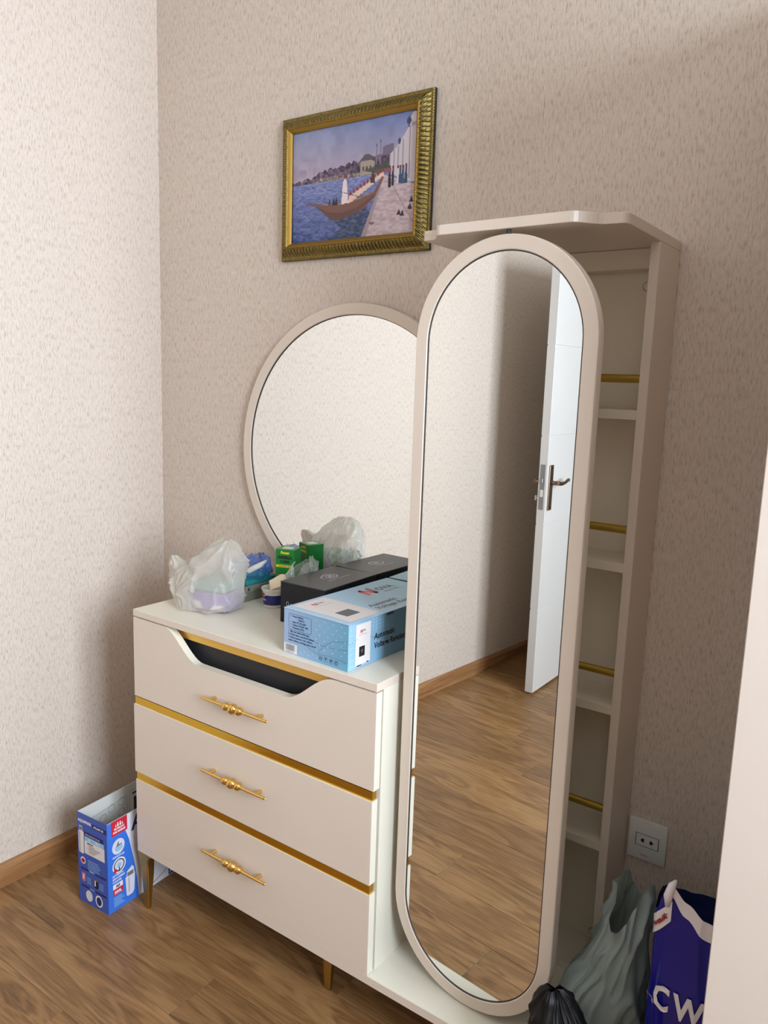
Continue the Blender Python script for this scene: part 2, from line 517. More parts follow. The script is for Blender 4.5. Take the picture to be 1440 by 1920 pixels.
# ------------------------------------------------------------------ dresser (drawers on a long plinth)
XL, XM, XC, D = 0.3905, 1.1806, 1.5837, 0.4129
ZT, ZT2, ZB, ZB2 = 0.8626, 0.8446, 0.1971, 0.1766
YB = -0.016
def dresser():
    t = thing('dresser', 'cream three-drawer dresser with gold strips and long low plinth on gold legs', 'dresser', (XL, -D / 2, 0))
    bx('plinth_board', (XL, -D, ZB2), (XC, YB, ZB), [M['lacquer']], t, 0.0008)
    # a thin white top skin on the plinth (melamine face, lacquered edge)
    bx('plinth_face', (XL + .001, -D + .001, ZB - .0004), (XC - .001, YB - .001, ZB + .0005), M['white_board'], t)
    tb = bx('dresser_top', (XL, -D, ZT2), (XM, YB, ZT - .0004), M['lacquer'], t, 0.0008)
    bx('top_face', (XL + .0008, -D + .0008, ZT - .0006), (XM - .0004, YB - .001, ZT), M['white_board'], tb)
    bx('side_panel', (XL + .003, -D + .024, ZB + .0005), (XL + .021, YB, ZT2), M['lacquer'], t)
    bx('side_panel', (XM - .018, -D + .024, ZB + .0005), (XM - .0005, YB, ZT2), M['white_board'], t)
    bx('back_panel', (XL + .021, YB - .006, ZB + .0005), (XM - .018, YB, ZT2), M['white_board'], t)
    # drawer 1 with the scooped upper edge
    x0, x1 = XL + .001, XM - .001
    z0, z1 = 0.6270, 0.8415
    def s_curve(xa, za, xb, zb, n=12):
        return [(xa + (xb - xa) * i / n, za + (zb - za) * (0.5 - 0.5 * math.cos(PI * i / n))) for i in range(n + 1)]
    top = [(x0, z1)] + s_curve(0.512, z1, 0.640, 0.768) + s_curve(0.925, 0.768, 1.066, z1) + [(x1, z1)]
    out = [(x0, z0), (x1, z0)] + top[::-1]
    def drawer(name, outline, y0, label=None):
        mb = MB()
        mb.prism(outline, 'y', y0, y0 + .0012, 0)
        mb.prism(outline, 'y', y0 + .0012, y0 + .020, 1)
        return mb.build(name, [M['lacquer'], M['white_board']], t)
    d1 = drawer('drawer', out, -D)
    tag(d1, 'top drawer front with scooped upper edge')
    bx('gold_strip', (XL + .021, -D + .029, 0.8130), (XM - .018, -D + .034, ZT2 - .001), M['scoop_gold'], d1)
    bx('recess_panel', (XL + .021, -D + .040, 0.70), (XM - .018, -D + .046, ZT2 - .001), M['black_in'], d1)  # plain black board behind the scooped edge
    d2 = drawer('drawer', [(x0, 0.4133), (x1 - .001, 0.4133), (x1 - .001, 0.6035), (x0, 0.6035)], -D - .003)
    d3 = drawer('drawer', [(x0, ZB + .002), (x1 - .001, ZB + .002), (x1 - .001, 0.3885), (x0, 0.3885)], -D - .001)
    for dd, za, zb in ((d2, .6035, .6240), (d3, .3885, .4105)):
        bx('gold_strip', (x0 + .001, -D + .0015, za), (x1 - .004, -D + .016, zb), M['gold_strip'], dd)
    for dd, zc, yf in ((d1, .7035, -D), (d2, .5180, -D - .003), (d3, .3020, -D - .001)):
        yh = yf - .0190
        xc = 0.782
        prof = []
        xs, rs = [], []
        n = 90
        for i in range(n + 1):
            s = -0.112 + 0.224 * i / n
            a = abs(s)
            r = 0.0034 + 0.0010 * max(0, 1 - a / .112)
            if a > .106: r *= math.sqrt(max(0.02, 1 - ((a - .106) / .006) ** 2))
            for c, R in ((0, .0128), (-.0212, .0103), (.0212, .0103)):
                q = R * R - (s - c) ** 2
                if q > 0: r = max(r, math.sqrt(q))
            xs.append(s); rs.append(r)
        mb = MB().tube([(xc + s, yh, zc) for s in xs], rs, 20)
        hd = mb.build('handle', M['gold'], dd, 50)
        for s in (-.078, .078):
            MB().tube([(xc + s, yh, zc), (xc + s, yf, zc)], [.0036, .0042], 12).build('handle_post', M['gold'], hd, 50)
    # tapered gold legs
    def leg(cx, cy, sgn):
        mb = MB()
        N = 14
        rings = []
        for i in range(N + 1):
            s = i / N                      # 0 foot, 1 top
            z = ZB2 * s
            w = 0.0175 + 0.021 * s ** 1.2
            dp = 0.011 + 0.016 * s
            ox = sgn * (0.010 * math.sin(PI * min(1, s * 1.05)) * s - .006 * s)
            oxr = 0.032 * max(0, (s - .78) / .22) ** 2.5
            rings.append([(cx + ox - w / 2, cy - dp / 2, z), (cx + ox + w / 2 + oxr * sgn, cy - dp / 2, z), (cx + ox + w / 2 + oxr * sgn, cy + dp / 2, z), (cx + ox - w / 2, cy + dp / 2, z)])
        V = [v for r in rings for v in r]
        F = [(3, 2, 1, 0), tuple(range(4 * N, 4 * N + 4))]
        for i in range(N):
            for k in range(4):
                a = 4 * i + k; b = 4 * i + (k + 1) % 4
                F.append((a, b, b + 4, a + 4))
        mb.add(V, F)
        o = mb.build('leg', M['leg_gold'], t, 50)
        mod = o.modifiers.new('bevel', 'BEVEL'); mod.width = .0022; mod.segments = 2; mod.limit_method = 'ANGLE'
    for cx, cy, s in ((0.406, -0.394, 1), (0.992, -0.3135, 1), (1.55, -0.37, 1), (0.43, -0.05, 1), (0.992, -0.05, 1), (1.55, -0.05, 1)):
        leg(cx, cy, s)
dresser()

# ------------------------------------------------------------------ tall cabinet with pivoting capsule mirror
ZS, ZS2 = 1.738, 1.7565
def capsule(hw, zb, zt, n=40):
    p = []
    r = hw
    for i in range(n + 1):
        a = PI * i / n
        p.append((hw * math.cos(a), zt - r + r * math.sin(a)))
    for i in range(n + 1):
        a = PI + PI * i / n
        p.append((hw * math.cos(a), zb + r + r * math.sin(a)))
    return p
def ring_frame(mb, outer, inner, y0, y1, mi=0, ch=0.0015):
    """annular frame between two outlines, front at y0 (camera side), back at y1"""
    n = len(outer)
    V = []
    for (ox, oz) in outer: V.append((ox, y1, oz))
    for (ox, oz) in outer: V.append((ox, y0 + ch, oz))
    for (ox, oz), (ix, iz) in zip(outer, inner):
        d = Vector((ix - ox, iz - oz)); d = d.normalized() * ch
        V.append((ox + d.x, y0, oz + d.y))
    for (ox, oz), (ix, iz) in zip(outer, inner):
        d = Vector((ix - ox, iz - oz)); d = d.normalized() * ch
        V.append((ix - d.x, y0, iz - d.y))
    for (ix, iz) in inner: V.append((ix, y0 + ch, iz))
    for (ix, iz) in inner: V.append((ix, y1, iz))
    F = []
    for k in range(5):
        for i in range(n):
            j = (i + 1) % n
            F.append((k * n + i, (k + 1) * n + i, (k + 1) * n + j, k * n + j))
    for i in range(n):
        j = (i + 1) % n
        F.append((5 * n + i, i, j, 5 * n + j))
    mb.add(V, F, mi)
def tall_cabinet():
    t = thing('mirror_cabinet', 'tall narrow cream cabinet with open shelves behind a pivoting mirror', 'cabinet', ((XM + XC) / 2, -0.065, ZB + .0005))
    z0 = ZB + .0006
    dC = 0.1291
    m = M['lacquer']; ci = M['cab_in']
    bx('side_panel', (XM + .0005, -dC, z0), (XM + .0185, YB, ZS), m, t, .0006)
    bx('side_panel', (XC - .0180, -dC, z0), (XC, -.003, ZS), m, t, .0006)
    xa, xb = XM + .0185, XC - .0180
    bx('back_panel', (xa, YB, z0), (xb, YB + .008, ZS), ci, t)
    bx('bottom_board', (xa, -dC + .002, z0), (xb, YB, z0 + .018), ci, t)
    bx('top_rail', (xa, -.066, 1.700), (xb, YB, ZS - .0005), ci, t)
    for z in (1.428, 1.126, 0.827, 0.523):
        s = bx('shelf', (xa + .0003, -dC + .002, z - .0185), (xb - .0003, YB, z), ci, t, .0006)
    for z in (1.488, 1.192, 0.893, 0.594):
        MB().tube([(xa, -dC + .018, z), (xb, -dC + .018, z)], .0082, 14).build('shelf_rail', M['rod_gold'], t, 40)
    # cam-fitting caps
    for z in (1.672, 0.232):
        MB().tube([(1.530, YB - .0012, z), (1.530, YB + .002, z)], .0085, 18).build('screw_cap', M['cab_in'], t)
        MB().tube([(1.530, YB - .0006, z), (1.530, YB + .002, z)], .0097, 18).build('cap_ring', M['mirror_edge'], t)
    # shaped top board
    def s_c(xa, ya, xb, yb, n=8):
        return [(xa + (xb - xa) * i / n, ya + (yb - ya) * (0.5 - 0.5 * math.cos(PI * i / n))) for i in range(n + 1)]
    L = XM + .001; R = XC
    pts = [(R, -.003), (L, -.003), (L, -.306)]
    pts += [(L + .001, -.309), (L + .004, -.311)] + s_c(L + .022, -.312, L + .062, -.351) + s_c(XC - .082, -.357, XC - .034, -.314)
    for i in range(6):
        a = -PI / 2 + (PI / 2) * i / 5
        pts.append((R - .014 + .014 * math.cos(a), -.298 + .014 * math.sin(a)))
    MB().prism(pts, 'z', ZS + .0003, ZS2, 0, .0008).build('top_board', m, t)
    # pivoting mirror
    piv = Vector((1.3834, -.3556, 0)); th = math.radians(-3.0832)
    rot = Matrix.Translation(piv) @ Matrix.Rotation(th, 4, 'Z')
    hw, zb, zt, tk = 0.1861, 0.2010, 1.7290, 0.0240
    def place(mb):
        mb.v = [tuple(rot @ Vector(v)) for v in mb.v]; return mb
    fr = MB()
    o_ = capsule(hw, zb, zt); i_ = capsule(hw - .0262, zb + .0262, zt - .0262)
    ring_frame(fr, o_, i_, 0, .0165)
    mf = place(fr).build('pivot_mirror', m, t, 35)
    tag(mf, 'tall capsule mirror turned slightly on its pivot')
    bk = MB().prism(capsule(hw - .0003, zb + .0003, zt - .0003), 'y', .0168, tk)
    place(bk).build('mirror_backing', M['cab_in'], mf)
    ed = MB(); ring_frame(ed, capsule(hw - .0258, zb + .0258, zt - .0258), capsule(hw - .0285, zb + .0285, zt - .0285), .0022, .0090, ch=.0004)
    place(ed).build('mirror_rim', M['mirror_edge'], mf)
    gl = MB().prism(capsule(hw - .0280, zb + .0280, zt - .0280), 'y', .0036, .0076)
    place(gl).build('mirror_glass', M['mirror'], mf)
    for za, zb_ in ((zt - .002, ZS + .0005), (ZB + .0006, zb + .002)):
        MB().tube([(1.3834, -.3556 + .012, za), (1.3834, -.3556 + .012, zb_)], .0045, 12).build('pivot_pin', M['mirror_edge'], mf)
tall_cabinet()

# ------------------------------------------------------------------ round mirror on the wall
def round_mirror():
    cx, cz, R = 0.7872, 1.2680, 0.3937
    t = thing('round_mirror', 'big round cream-framed mirror on the wall above the dresser', 'mirror', (cx, -0.012, cz))
    n = 120
    def circ(r): return [(cx + r * math.cos(2 * PI * i / n), cz + r * math.sin(2 * PI * i / n)) for i in range(n)]
    fr = MB(); ring_frame(fr, circ(R), circ(R - .0285), -.0235, -.003)
    fr.build('mirror_frame', M['lacquer'], t, 35)
    ed = MB(); ring_frame(ed, circ(R - .0280), circ(R - .0300), -.0205, -.010, ch=.0004)
    ed.build('mirror_rim', M['mirror_edge'], t)
    MB().prism(circ(R - .0292), 'y', -.0180, -.0140).build('mirror_glass', M['mirror'], t)
    MB().prism(circ(R - .0300), 'y', -.0138, -.002).build('mirror_backing', M['cab_in'], t)
round_mirror()

# ------------------------------------------------------------------ framed harbour print
def paint():
    W_, H_ = 230, 168
    v, u = np.mgrid[0:H_, 0:W_]
    u = (u + .5) / W_; v = (v + .5) / H_
    rng = np.random.default_rng(3)
    def smooth_noise(nx, ny):
        g = rng.random((ny + 2, nx + 2))
        x = u * nx; y = v * ny
        xi = x.astype(int); yi = y.astype(int); fx = x - xi; fy = y - yi
        fx = fx * fx * (3 - 2 * fx); fy = fy * fy * (3 - 2 * fy)
        return (g[yi, xi] * (1 - fx) + g[yi, xi + 1] * fx) * (1 - fy) + (g[yi + 1, xi] * (1 - fx) + g[yi + 1, xi + 1] * fx) * fy
    img = np.zeros((H_, W_, 3))
    def mixc(mask, c, a=1.0):
        img[mask] = img[mask] * (1 - a) + np.array(c) * a
    def poly(pts, c, a=1.0):
        ins = np.zeros(u.shape, bool)
        n = len(pts)
        for i in range(n):
            x1, y1 = pts[i]; x2, y2 = pts[(i + 1) % n]
            if y1 == y2: continue
            cond = ((y1 > v) != (y2 > v)) & (u < (x2 - x1) * (v - y1) / (y2 - y1) + x1)
            ins ^= cond
        mixc(ins, c, a); return ins
    # sky
    s = np.clip(v / .46, 0, 1)[..., None]
    img[:] = np.array((122, 134, 172)) * (1 - s) + np.array((176, 158, 172)) * s
    img += (u[..., None] - .5) * (1 - s) * np.array((-34, -24, -4))
    nz = smooth_noise(10, 8) * .5 + smooth_noise(26, 20) * .5
    img += ((nz - .5) * 22)[..., None]
    img -= (np.exp(-(((u - .12) / .09) ** 2 + ((v - .34) / .08) ** 2)) * 22 * (smooth_noise(20, 16) > .5))[..., None]
    # hills
    xs = np.array([0, .1, .18, .22, .28, .36, .42, .48, .55, .62, .7, .78, .86, 1.0]); hs = np.array([.44, .43, .425, .385, .375, .365, .36, .345, .335, .33, .32, .30, .30, .30])
    top = np.interp(u, xs, hs) + (smooth_noise(60, 3) - .5) * .03
    hill = (v > top) & (v < .475)
    hn = smooth_noise(70, 50)
    img[hill] = (np.array((92, 76, 96)) + (hn[hill][:, None] - .5) * np.array((90, 80, 70)))
    low = hill & (v > .435) & (u > .2)
    img[low] = (np.array((132, 118, 116)) + (smooth_noise(90, 60)[low][:, None] - .5) * 90)
    # mosque-like dome and towers
    poly([(.575, .47), (.575, .35), (.60, .34), (.66, .345), (.685, .36), (.685, .46)], (158, 146, 134))
    d = ((u - .627) / .045) ** 2 + ((v - .345) / .055) ** 2 < 1
    mixc(d & (v < .345), (92, 84, 92))
    for k in range(3):
        mixc(((u - (.598 + .028 * k)) / .008) ** 2 + ((v - .41) / .02) ** 2 < 1, (86, 74, 76))
    poly([(.60, .43), (.70, .40), (.80, .36), (.82, .44), (.72, .47)], (70, 76, 66), .85)
    poly([(.75, .25), (.83, .235), (.83, .33), (.75, .33)], (112, 102, 122))
    for x, a in ((.700, .19), (.730, .16)):
        poly([(x - .004, .39), (x - .004, a + .05), (x, a), (x + .004, a + .05), (x + .004, .39)], (128, 116, 130))
        poly([(x - .003, a + .05), (x, a), (x + .003, a + .05)], (60, 58, 74))
    # water
    wt = v >= .472
    rip = np.sin((v * 150 + smooth_noise(14, 40) * 9) * (1.4 - v * .8)) * np.clip((v - .5) * 1.8, .1, 1)
    wn = smooth_noise(46, 110)
    base = np.array((122, 130, 176)) * (1 - np.clip((v - .47) / .5, 0, 1))[..., None] + np.array((74, 88, 136)) * np.clip((v - .47) / .5, 0, 1)[..., None]
    wimg = base + (rip * 13 + (wn - .5) * 46)[..., None]
    img[wt] = wimg[wt]
    dk = poly([(.34, .80), (.60, .70), (.66, .80), (.60, 1.0), (.30, 1.0), (.42, .90)], (52, 62, 84), 0)
    img[dk] = img[dk] * .35 + np.array((50, 62, 82)) * .65 + ((wn[dk] - .5) * 40)[:, None]
    # quay
    q = poly([(.755, .485), (1.0, .60), (1.0, 1.0), (.59, 1.0), (.70, .66)], (184, 164, 168))
    img[q] += ((smooth_noise(40, 60)[q] - .5) * 34)[:, None]
    poly([(.70, .66), (.755, .485), (.765, .49), (.72, .67), (.63, 1.0), (.59, 1.0)], (148, 130, 134), .8)
    for a, b in (((.80, .53), (.93, .80)), ((.93, .80), (1.0, .93))):
        poly([a, (a[0] + .006, a[1]), (b[0] + .008, b[1]), b], (130, 112, 116), .7)
    poly([(.70, .70), (1.0, .735), (1.0, .742), (.70, .707)], (150, 130, 136), .5)
    mixc(((u - .675) / .022) ** 2 + ((v - .885) / .012) ** 2 < 1, (120, 96, 96))
    # quay wall with piers and urns
    poly([(.80, .33), (.855, .27), (.88, .23), (.93, .14), (.955, .04), (1.0, .02), (1.0, .58), (.965, .58), (.80, .485)], (196, 186, 192))
    for x, a, b in ((.80, .33, .48), (.83, .30, .49), (.86, .27, .5), (.895, .22, .52), (.945, .12, .55)):
        poly([(x, a), (x + .008, a), (x + .010, b), (x, b)], (140, 130, 142), .8)
    poly([(.955, .10), (1.0, .09), (1.0, .12), (.955, .13)], (150, 142, 156), .8)
    mixc(((u - .978) / .022) ** 2 + ((v - .05) / .04) ** 2 < 1, (206, 200, 208))
    for x, y, r in ((.938, .08, .017), (.872, .225, .011)):
        mixc(((u - x) / r) ** 2 + ((v - y) / (r * 1.7)) ** 2 < 1, (62, 70, 104))
        poly([(x - .003, y - r * 2.6), (x + .003, y - r * 2.6), (x + .005, y + r * 3), (x - .005, y + r * 3)], (66, 70, 98))
    # people on the quay
    for x, a, b, w, c in ((.806, .43, .60, .012, (40, 34, 48)), (.830, .435, .59, .010, (46, 40, 54)), (.868, .44, .575, .011, (196, 196, 204)), (.885, .44, .58, .012, (58, 78, 104)), (.905, .44, .585, .012, (64, 84, 110)), (.928, .435, .585, .012, (54, 74, 100))):
        poly([(x - w * .5, a), (x + w * .5, a), (x + w, b), (x - w, b)], c)
        mixc(((u - x) / .008) ** 2 + ((v - a) / .012) ** 2 < 1, (112, 52, 58))
    for k in range(9):
        x = .765 + .006 * k
        mixc(((u - x) / .006) ** 2 + ((v - .452 - .004 * (k % 3)) / .02) ** 2 < 1, (120 + 10 * (k % 3), 84, 90))
    # boat
    hull = [(.087, .651), (.15, .648), (.22, .66), (.308, .685), (.438, .689), (.578, .664), (.687, .62), (.745, .50), (.762, .505), (.70, .66), (.62, .74), (.546, .785), (.46, .815), (.395, .825), (.34, .822), (.276, .75), (.2, .675), (.15, .662)]
    poly(hull, (118, 84, 74))
    poly([(.276, .75), (.34, .822), (.395, .825), (.46, .815), (.546, .785), (.69, .66), (.69, .64), (.55, .735), (.42, .765), (.32, .745), (.2, .675)], (96, 68, 64), .8)
    poly([(.22, .66), (.308, .685), (.438, .689), (.578, .664), (.687, .62), (.687, .612), (.578, .652), (.438, .678), (.308, .676)], (160, 122, 102))
    poly([(.425, .69), (.435, .50), (.452, .46), (.468, .50), (.482, .685)], (226, 206, 206))
    mixc(((u - .453) / .010) ** 2 + ((v - .452) / .02) ** 2 < 1, (140, 60, 56))
    for k in range(10):
        x = .50 + .027 * k; y = .615 - .017 * k
        poly([(x - .022, y + .075 - .003 * k), (x - .008, y), (x + .010, y), (x + .022, y + .06 - .003 * k)], (224 - 5 * (k % 3), 190, 172))
        mixc(((u - x) / .010) ** 2 + ((v - y + .008) / .018) ** 2 < 1, (146, 58, 56))
    poly([(.655, .54), (.675, .42), (.695, .54)], (66, 60, 58))
    poly([(.40, .57), (.62, .66), (.62, .665), (.40, .575)], (90, 62, 52))
    poly([(.345, .69), (.36, .62), (.372, .66), (.385, .61), (.395, .69)], (52, 44, 50))
    poly([(.318, .685), (.318, .655), (.335, .655), (.335, .685)], (66, 62, 58))
    poly([(.322, .655), (.326, .61), (.330, .655)], (40, 38, 44))
    for x, y in ((.885, .83), (.91, .84), (.965, .79), (.975, .735)):
        poly([(x - .02, y + .01), (x, y - .04), (x + .012, y), (x + .016, y + .012)], (46, 40, 52))
    mixc(((u - .18) / .01) ** 2 + ((v - .51) / .006) ** 2 < 1, (60, 58, 80))
    return np.clip(img * 0.97, 0, 255)

def framed_picture():
    x0, x1, z0, z1 = 0.526, 1.001, 1.779, 2.139
    t = thing('framed_picture', 'framed colour print of an old harbour with rowing boat on wall', 'picture', ((x0 + x1) / 2, 0, (z0 + z1) / 2))
    # profile (inset from outer edge, distance from wall)
    prof = [(0, .002), (0, .011), (.003, .0145), (.007, .013), (.009, .0135), (.014, .0215), (.020, .0270), (.026, .0305), (.0290, .0300), (.0305, .0325), (.0335, .0325), (.0350, .0290), (.0362, .0285), (.043, .0200), (.043, .006)]
    rib = {5: 1.0, 6: 1.25, 7: 1.0}
    rope = {2: .8, 3: -.4, 9: .7, 10: .7}
    def rail(a, b, nrm):
        """a->b outer corner to corner (x,z); nrm points inwards"""
        a = Vector(a); b = Vector(b); nrm = Vector(nrm)
        L = (b - a).length; d = (b - a) / L
        N = int(L / .0009); per = .0108
        mbs = [MB(), MB(), MB()]
        def P(i, k):
            w, y = prof[k]
            s = w + (L - 2 * w) * i / N
            q = a + d * s + nrm * w
            ph = 2 * PI * s / per
            if k in rib: y += .0046 * rib[k] * (abs(math.cos(ph / 2)) ** .7 - .65)
            if k in rope: y += .0009 * rope[k] * math.sin(2 * PI * s / .0062 + (k * 1.9))
            return (q.x, -y, q.y)
        mbs[0].grid(lambda i, k: P(i, k), N + 1, 14, 0)
        out = MB()
        out.add(mbs[0].v, mbs[0].f)
        mi = []
        for k in range(13):
            m_ = 1 if k < 1 else (2 if k in (8, 9, 11, 12) else 0)
            for i in range(N):
                w = prof[k][0]
                ph = 2 * PI * (w + (L - 2 * w) * (i + .5) / N) / per
                mi.append(3 if 4 <= k <= 6 and abs(math.cos(ph / 2)) < .42 else m_)  # flute bottoms get the darker material, shade painted between ribs
        out.mi = mi
        return out
    c = [(x0, z0), (x1, z0), (x1, z1), (x0, z1)]
    for (i, nr) in ((0, (0, 1)), (1, (-1, 0)), (2, (0, -1)), (3, (1, 0))):
        rail(c[i], c[(i + 1) % 4], nr).build('frame_rail', [M['frame_gold'], M['frame_dark'], M['inner_gold'], M['frame_flute_shade']], t, 60)
    img = paint()
    H_, W_ = img.shape[:2]
    a0, a1, b0, b1 = x0 + .042, x1 - .042, z0 + .042, z1 - .042
    me = bpy.data.meshes.new('picture_print')
    V = [(a0 + (a1 - a0) * i / W_ - t.location.x, -.0165, b1 - (b1 - b0) * j / H_ - t.location.z) for j in range(H_ + 1) for i in range(W_ + 1)]
    F = [(j * (W_ + 1) + i, (j + 1) * (W_ + 1) + i, (j + 1) * (W_ + 1) + i + 1, j * (W_ + 1) + i + 1) for j in range(H_) for i in range(W_)]
    me.from_pydata(V, [], F)
    at = me.color_attributes.new('print', 'FLOAT_COLOR', 'CORNER')
    s = img / 255.0
    l = np.where(s <= .04045, s / 12.92, ((s + .055) / 1.055) ** 2.4).reshape(-1, 3)
    cc = np.ones((len(F) * 4, 4)); cc[:, :3] = np.repeat(l, 4, axis=0)
    at.data.foreach_set('color', cc.ravel())
    m = mat('harbour_print', (200, 200, 200), 0.35, spec=0.35)
    nt = NT(m)
    an = nt.n('ShaderNodeVertexColor'); an.layer_name = 'print'
    nt.l(an, 0, nt.b, 'Base Color')
    me.materials.append(m)
    o = bpy.data.objects.new('picture_print', me); o.parent = t; COL.objects.link(o)
    bx('backing_board', (x0 + .012, -.0150, z0 + .012), (x1 - .012, -.001, z1 - .012), M['frame_dark'], t)
framed_picture()

# ------------------------------------------------------------------ wall socket
def socket():
    x0, x1, z0, z1 = 1.5885, 1.6705, 0.4485, 0.5405
    t = thing('wall_socket', 'square white two-pin wall socket beside the tall cabinet', 'socket', ((x0 + x1) / 2, 0, (z0 + z1) / 2))
    bx('socket_plate', (x0, -.009, z0), (x1, -.0005, z1), M['socket'], t, .0018, 2, 30)
    cx, cz = (x0 + x1) / 2, (z0 + z1) / 2
    bx('insert_gap', (cx - .0255, -.0093, cz - .0145), (cx + .0255, -.0080, cz + .0145), M['grey_print'], t)
    i_ = bx('socket_insert', (cx - .0235, -.0100, cz - .0130), (cx + .0235, -.0080, cz + .0130), M['socket'], t, .0004)
    for s in (-1, 1):
        pts = [(cx + s * .0062 + dx * s, cz + dz) for dx, dz in ((0, -.0042), (.0035, -.0042), (.0070, -.0014), (.0070, .0014), (.0035, .0042), (0, .0042))]
        if s < 0: pts = pts[::-1]
        MB().prism(pts, 'y', -.0103, -.0098).build('pin_hole', M['hole'], i_)
    mb = MB()
    text_mesh(mb, 'legrand', .0052, 0, lambda u, v: (cx - .004 + u, -.0093, z0 + .0105 + v), 'CENTER', .0001)
    mb.build('lettering', M['grey_print'], t)
socket()

# ------------------------------------------------------------------ wardrobe at the right
def wardrobe():
    x0, x1, y0, z1 = 1.880, 2.98, -.600, 2.17
    t = thing('wardrobe', 'tall cream wardrobe whose front edge fills the right side', 'wardrobe', ((x0 + x1) / 2, -.3, 0))
    m = M['wardrobe']
    bx('side_panel', (x0, y0 + .020, 0), (x0 + .018, -.02, z1), m, t, .0006)
    bx('side_panel', (x1 - .018, y0 + .020, 0), (x1, -.02, z1), m, t, .0006)
    bx('top_panel', (x0 + .018, y0 + .020, z1 - .018), (x1 - .018, -.02, z1), m, t)
    bx('back_panel', (x0 + .018, -.026, .08), (x1 - .018, -.02, z1 - .018), m, t)
    bx('kick_board', (x0 + .018, y0 + .05, 0), (x1 - .018, y0 + .066, .08), m, t)
    bx('bottom_panel', (x0 + .018, y0 + .020, .08), (x1 - .018, -.026, .098), m, t)
    xm = (x0 + x1) / 2
    for a, b, hx in ((x0, xm - .0015, xm - .05), (xm + .0015, x1, xm + .05)):
        d = bx('wardrobe_door', (a, y0, .03), (b, y0 + .018, z1), m, t, .0012)
        MB().tube([(hx, y0 - .028, .95), (hx, y0 - .028, 1.25)], .006, 12).tube([(hx, y0 - .028, .98), (hx, y0, .98)], .005, 10).tube([(hx, y0 - .028, 1.22), (hx, y0, 1.22)], .005, 10).build('handle', M['gold'], d, 40)
wardrobe()

# ------------------------------------------------------------------ printed boxes
def P_(name, rgb, rough=0.45): return mat(name, rgb, rough)
INK = dict(white=P_('ink_white', (236, 236, 238)), navy=P_('ink_navy', (34, 40, 104)), red=P_('ink_red', (206, 34, 58)), grey=P_('ink_grey', (122, 120, 122)),
           black=P_('ink_black', (28, 28, 30)), lblue=P_('ink_light_blue', (150, 196, 226)), pink=P_('ink_pink', (216, 120, 128)), dblue=P_('ink_dark_blue', (40, 74, 120)),
           pale=P_('ink_pale', (222, 222, 232)), yellow=P_('ink_yellow', (236, 220, 40)), teal=P_('ink_steel_blue', (66, 120, 150)), cream=P_('ink_cream', (232, 226, 222)),
           midgrey=P_('ink_mid_grey', (84, 86, 88)), orange=P_('ink_brown', (168, 110, 60)), logored=P_('ink_logo_red', (226, 84, 84)))
IK = list(INK); IM = [INK[k] for k in IK]
def ik(k): return IK.index(k)

def gradient_card(name, c0, c1, axis, lo, hi, rough=0.35):
    """card whose printed ground runs from one ink colour to another along a local axis"""
    m = mat(name, c0, rough)
    nt = NT(m)
    tc = nt.n('ShaderNodeTexCoord'); sp = nt.n('ShaderNodeSeparateXYZ'); nt.l(tc, 'Object', sp, 0)
    mr = nt.n('ShaderNodeMapRange'); mr.inputs[1].default_value = lo; mr.inputs[2].default_value = hi
    nt.l(sp, axis, mr, 0)
    r = ramp(nt, [(0, c0), (1, c1)]); nt.l(mr, 0, r, 0); nt.l(r, 0, nt.b, 'Base Color')
    return m

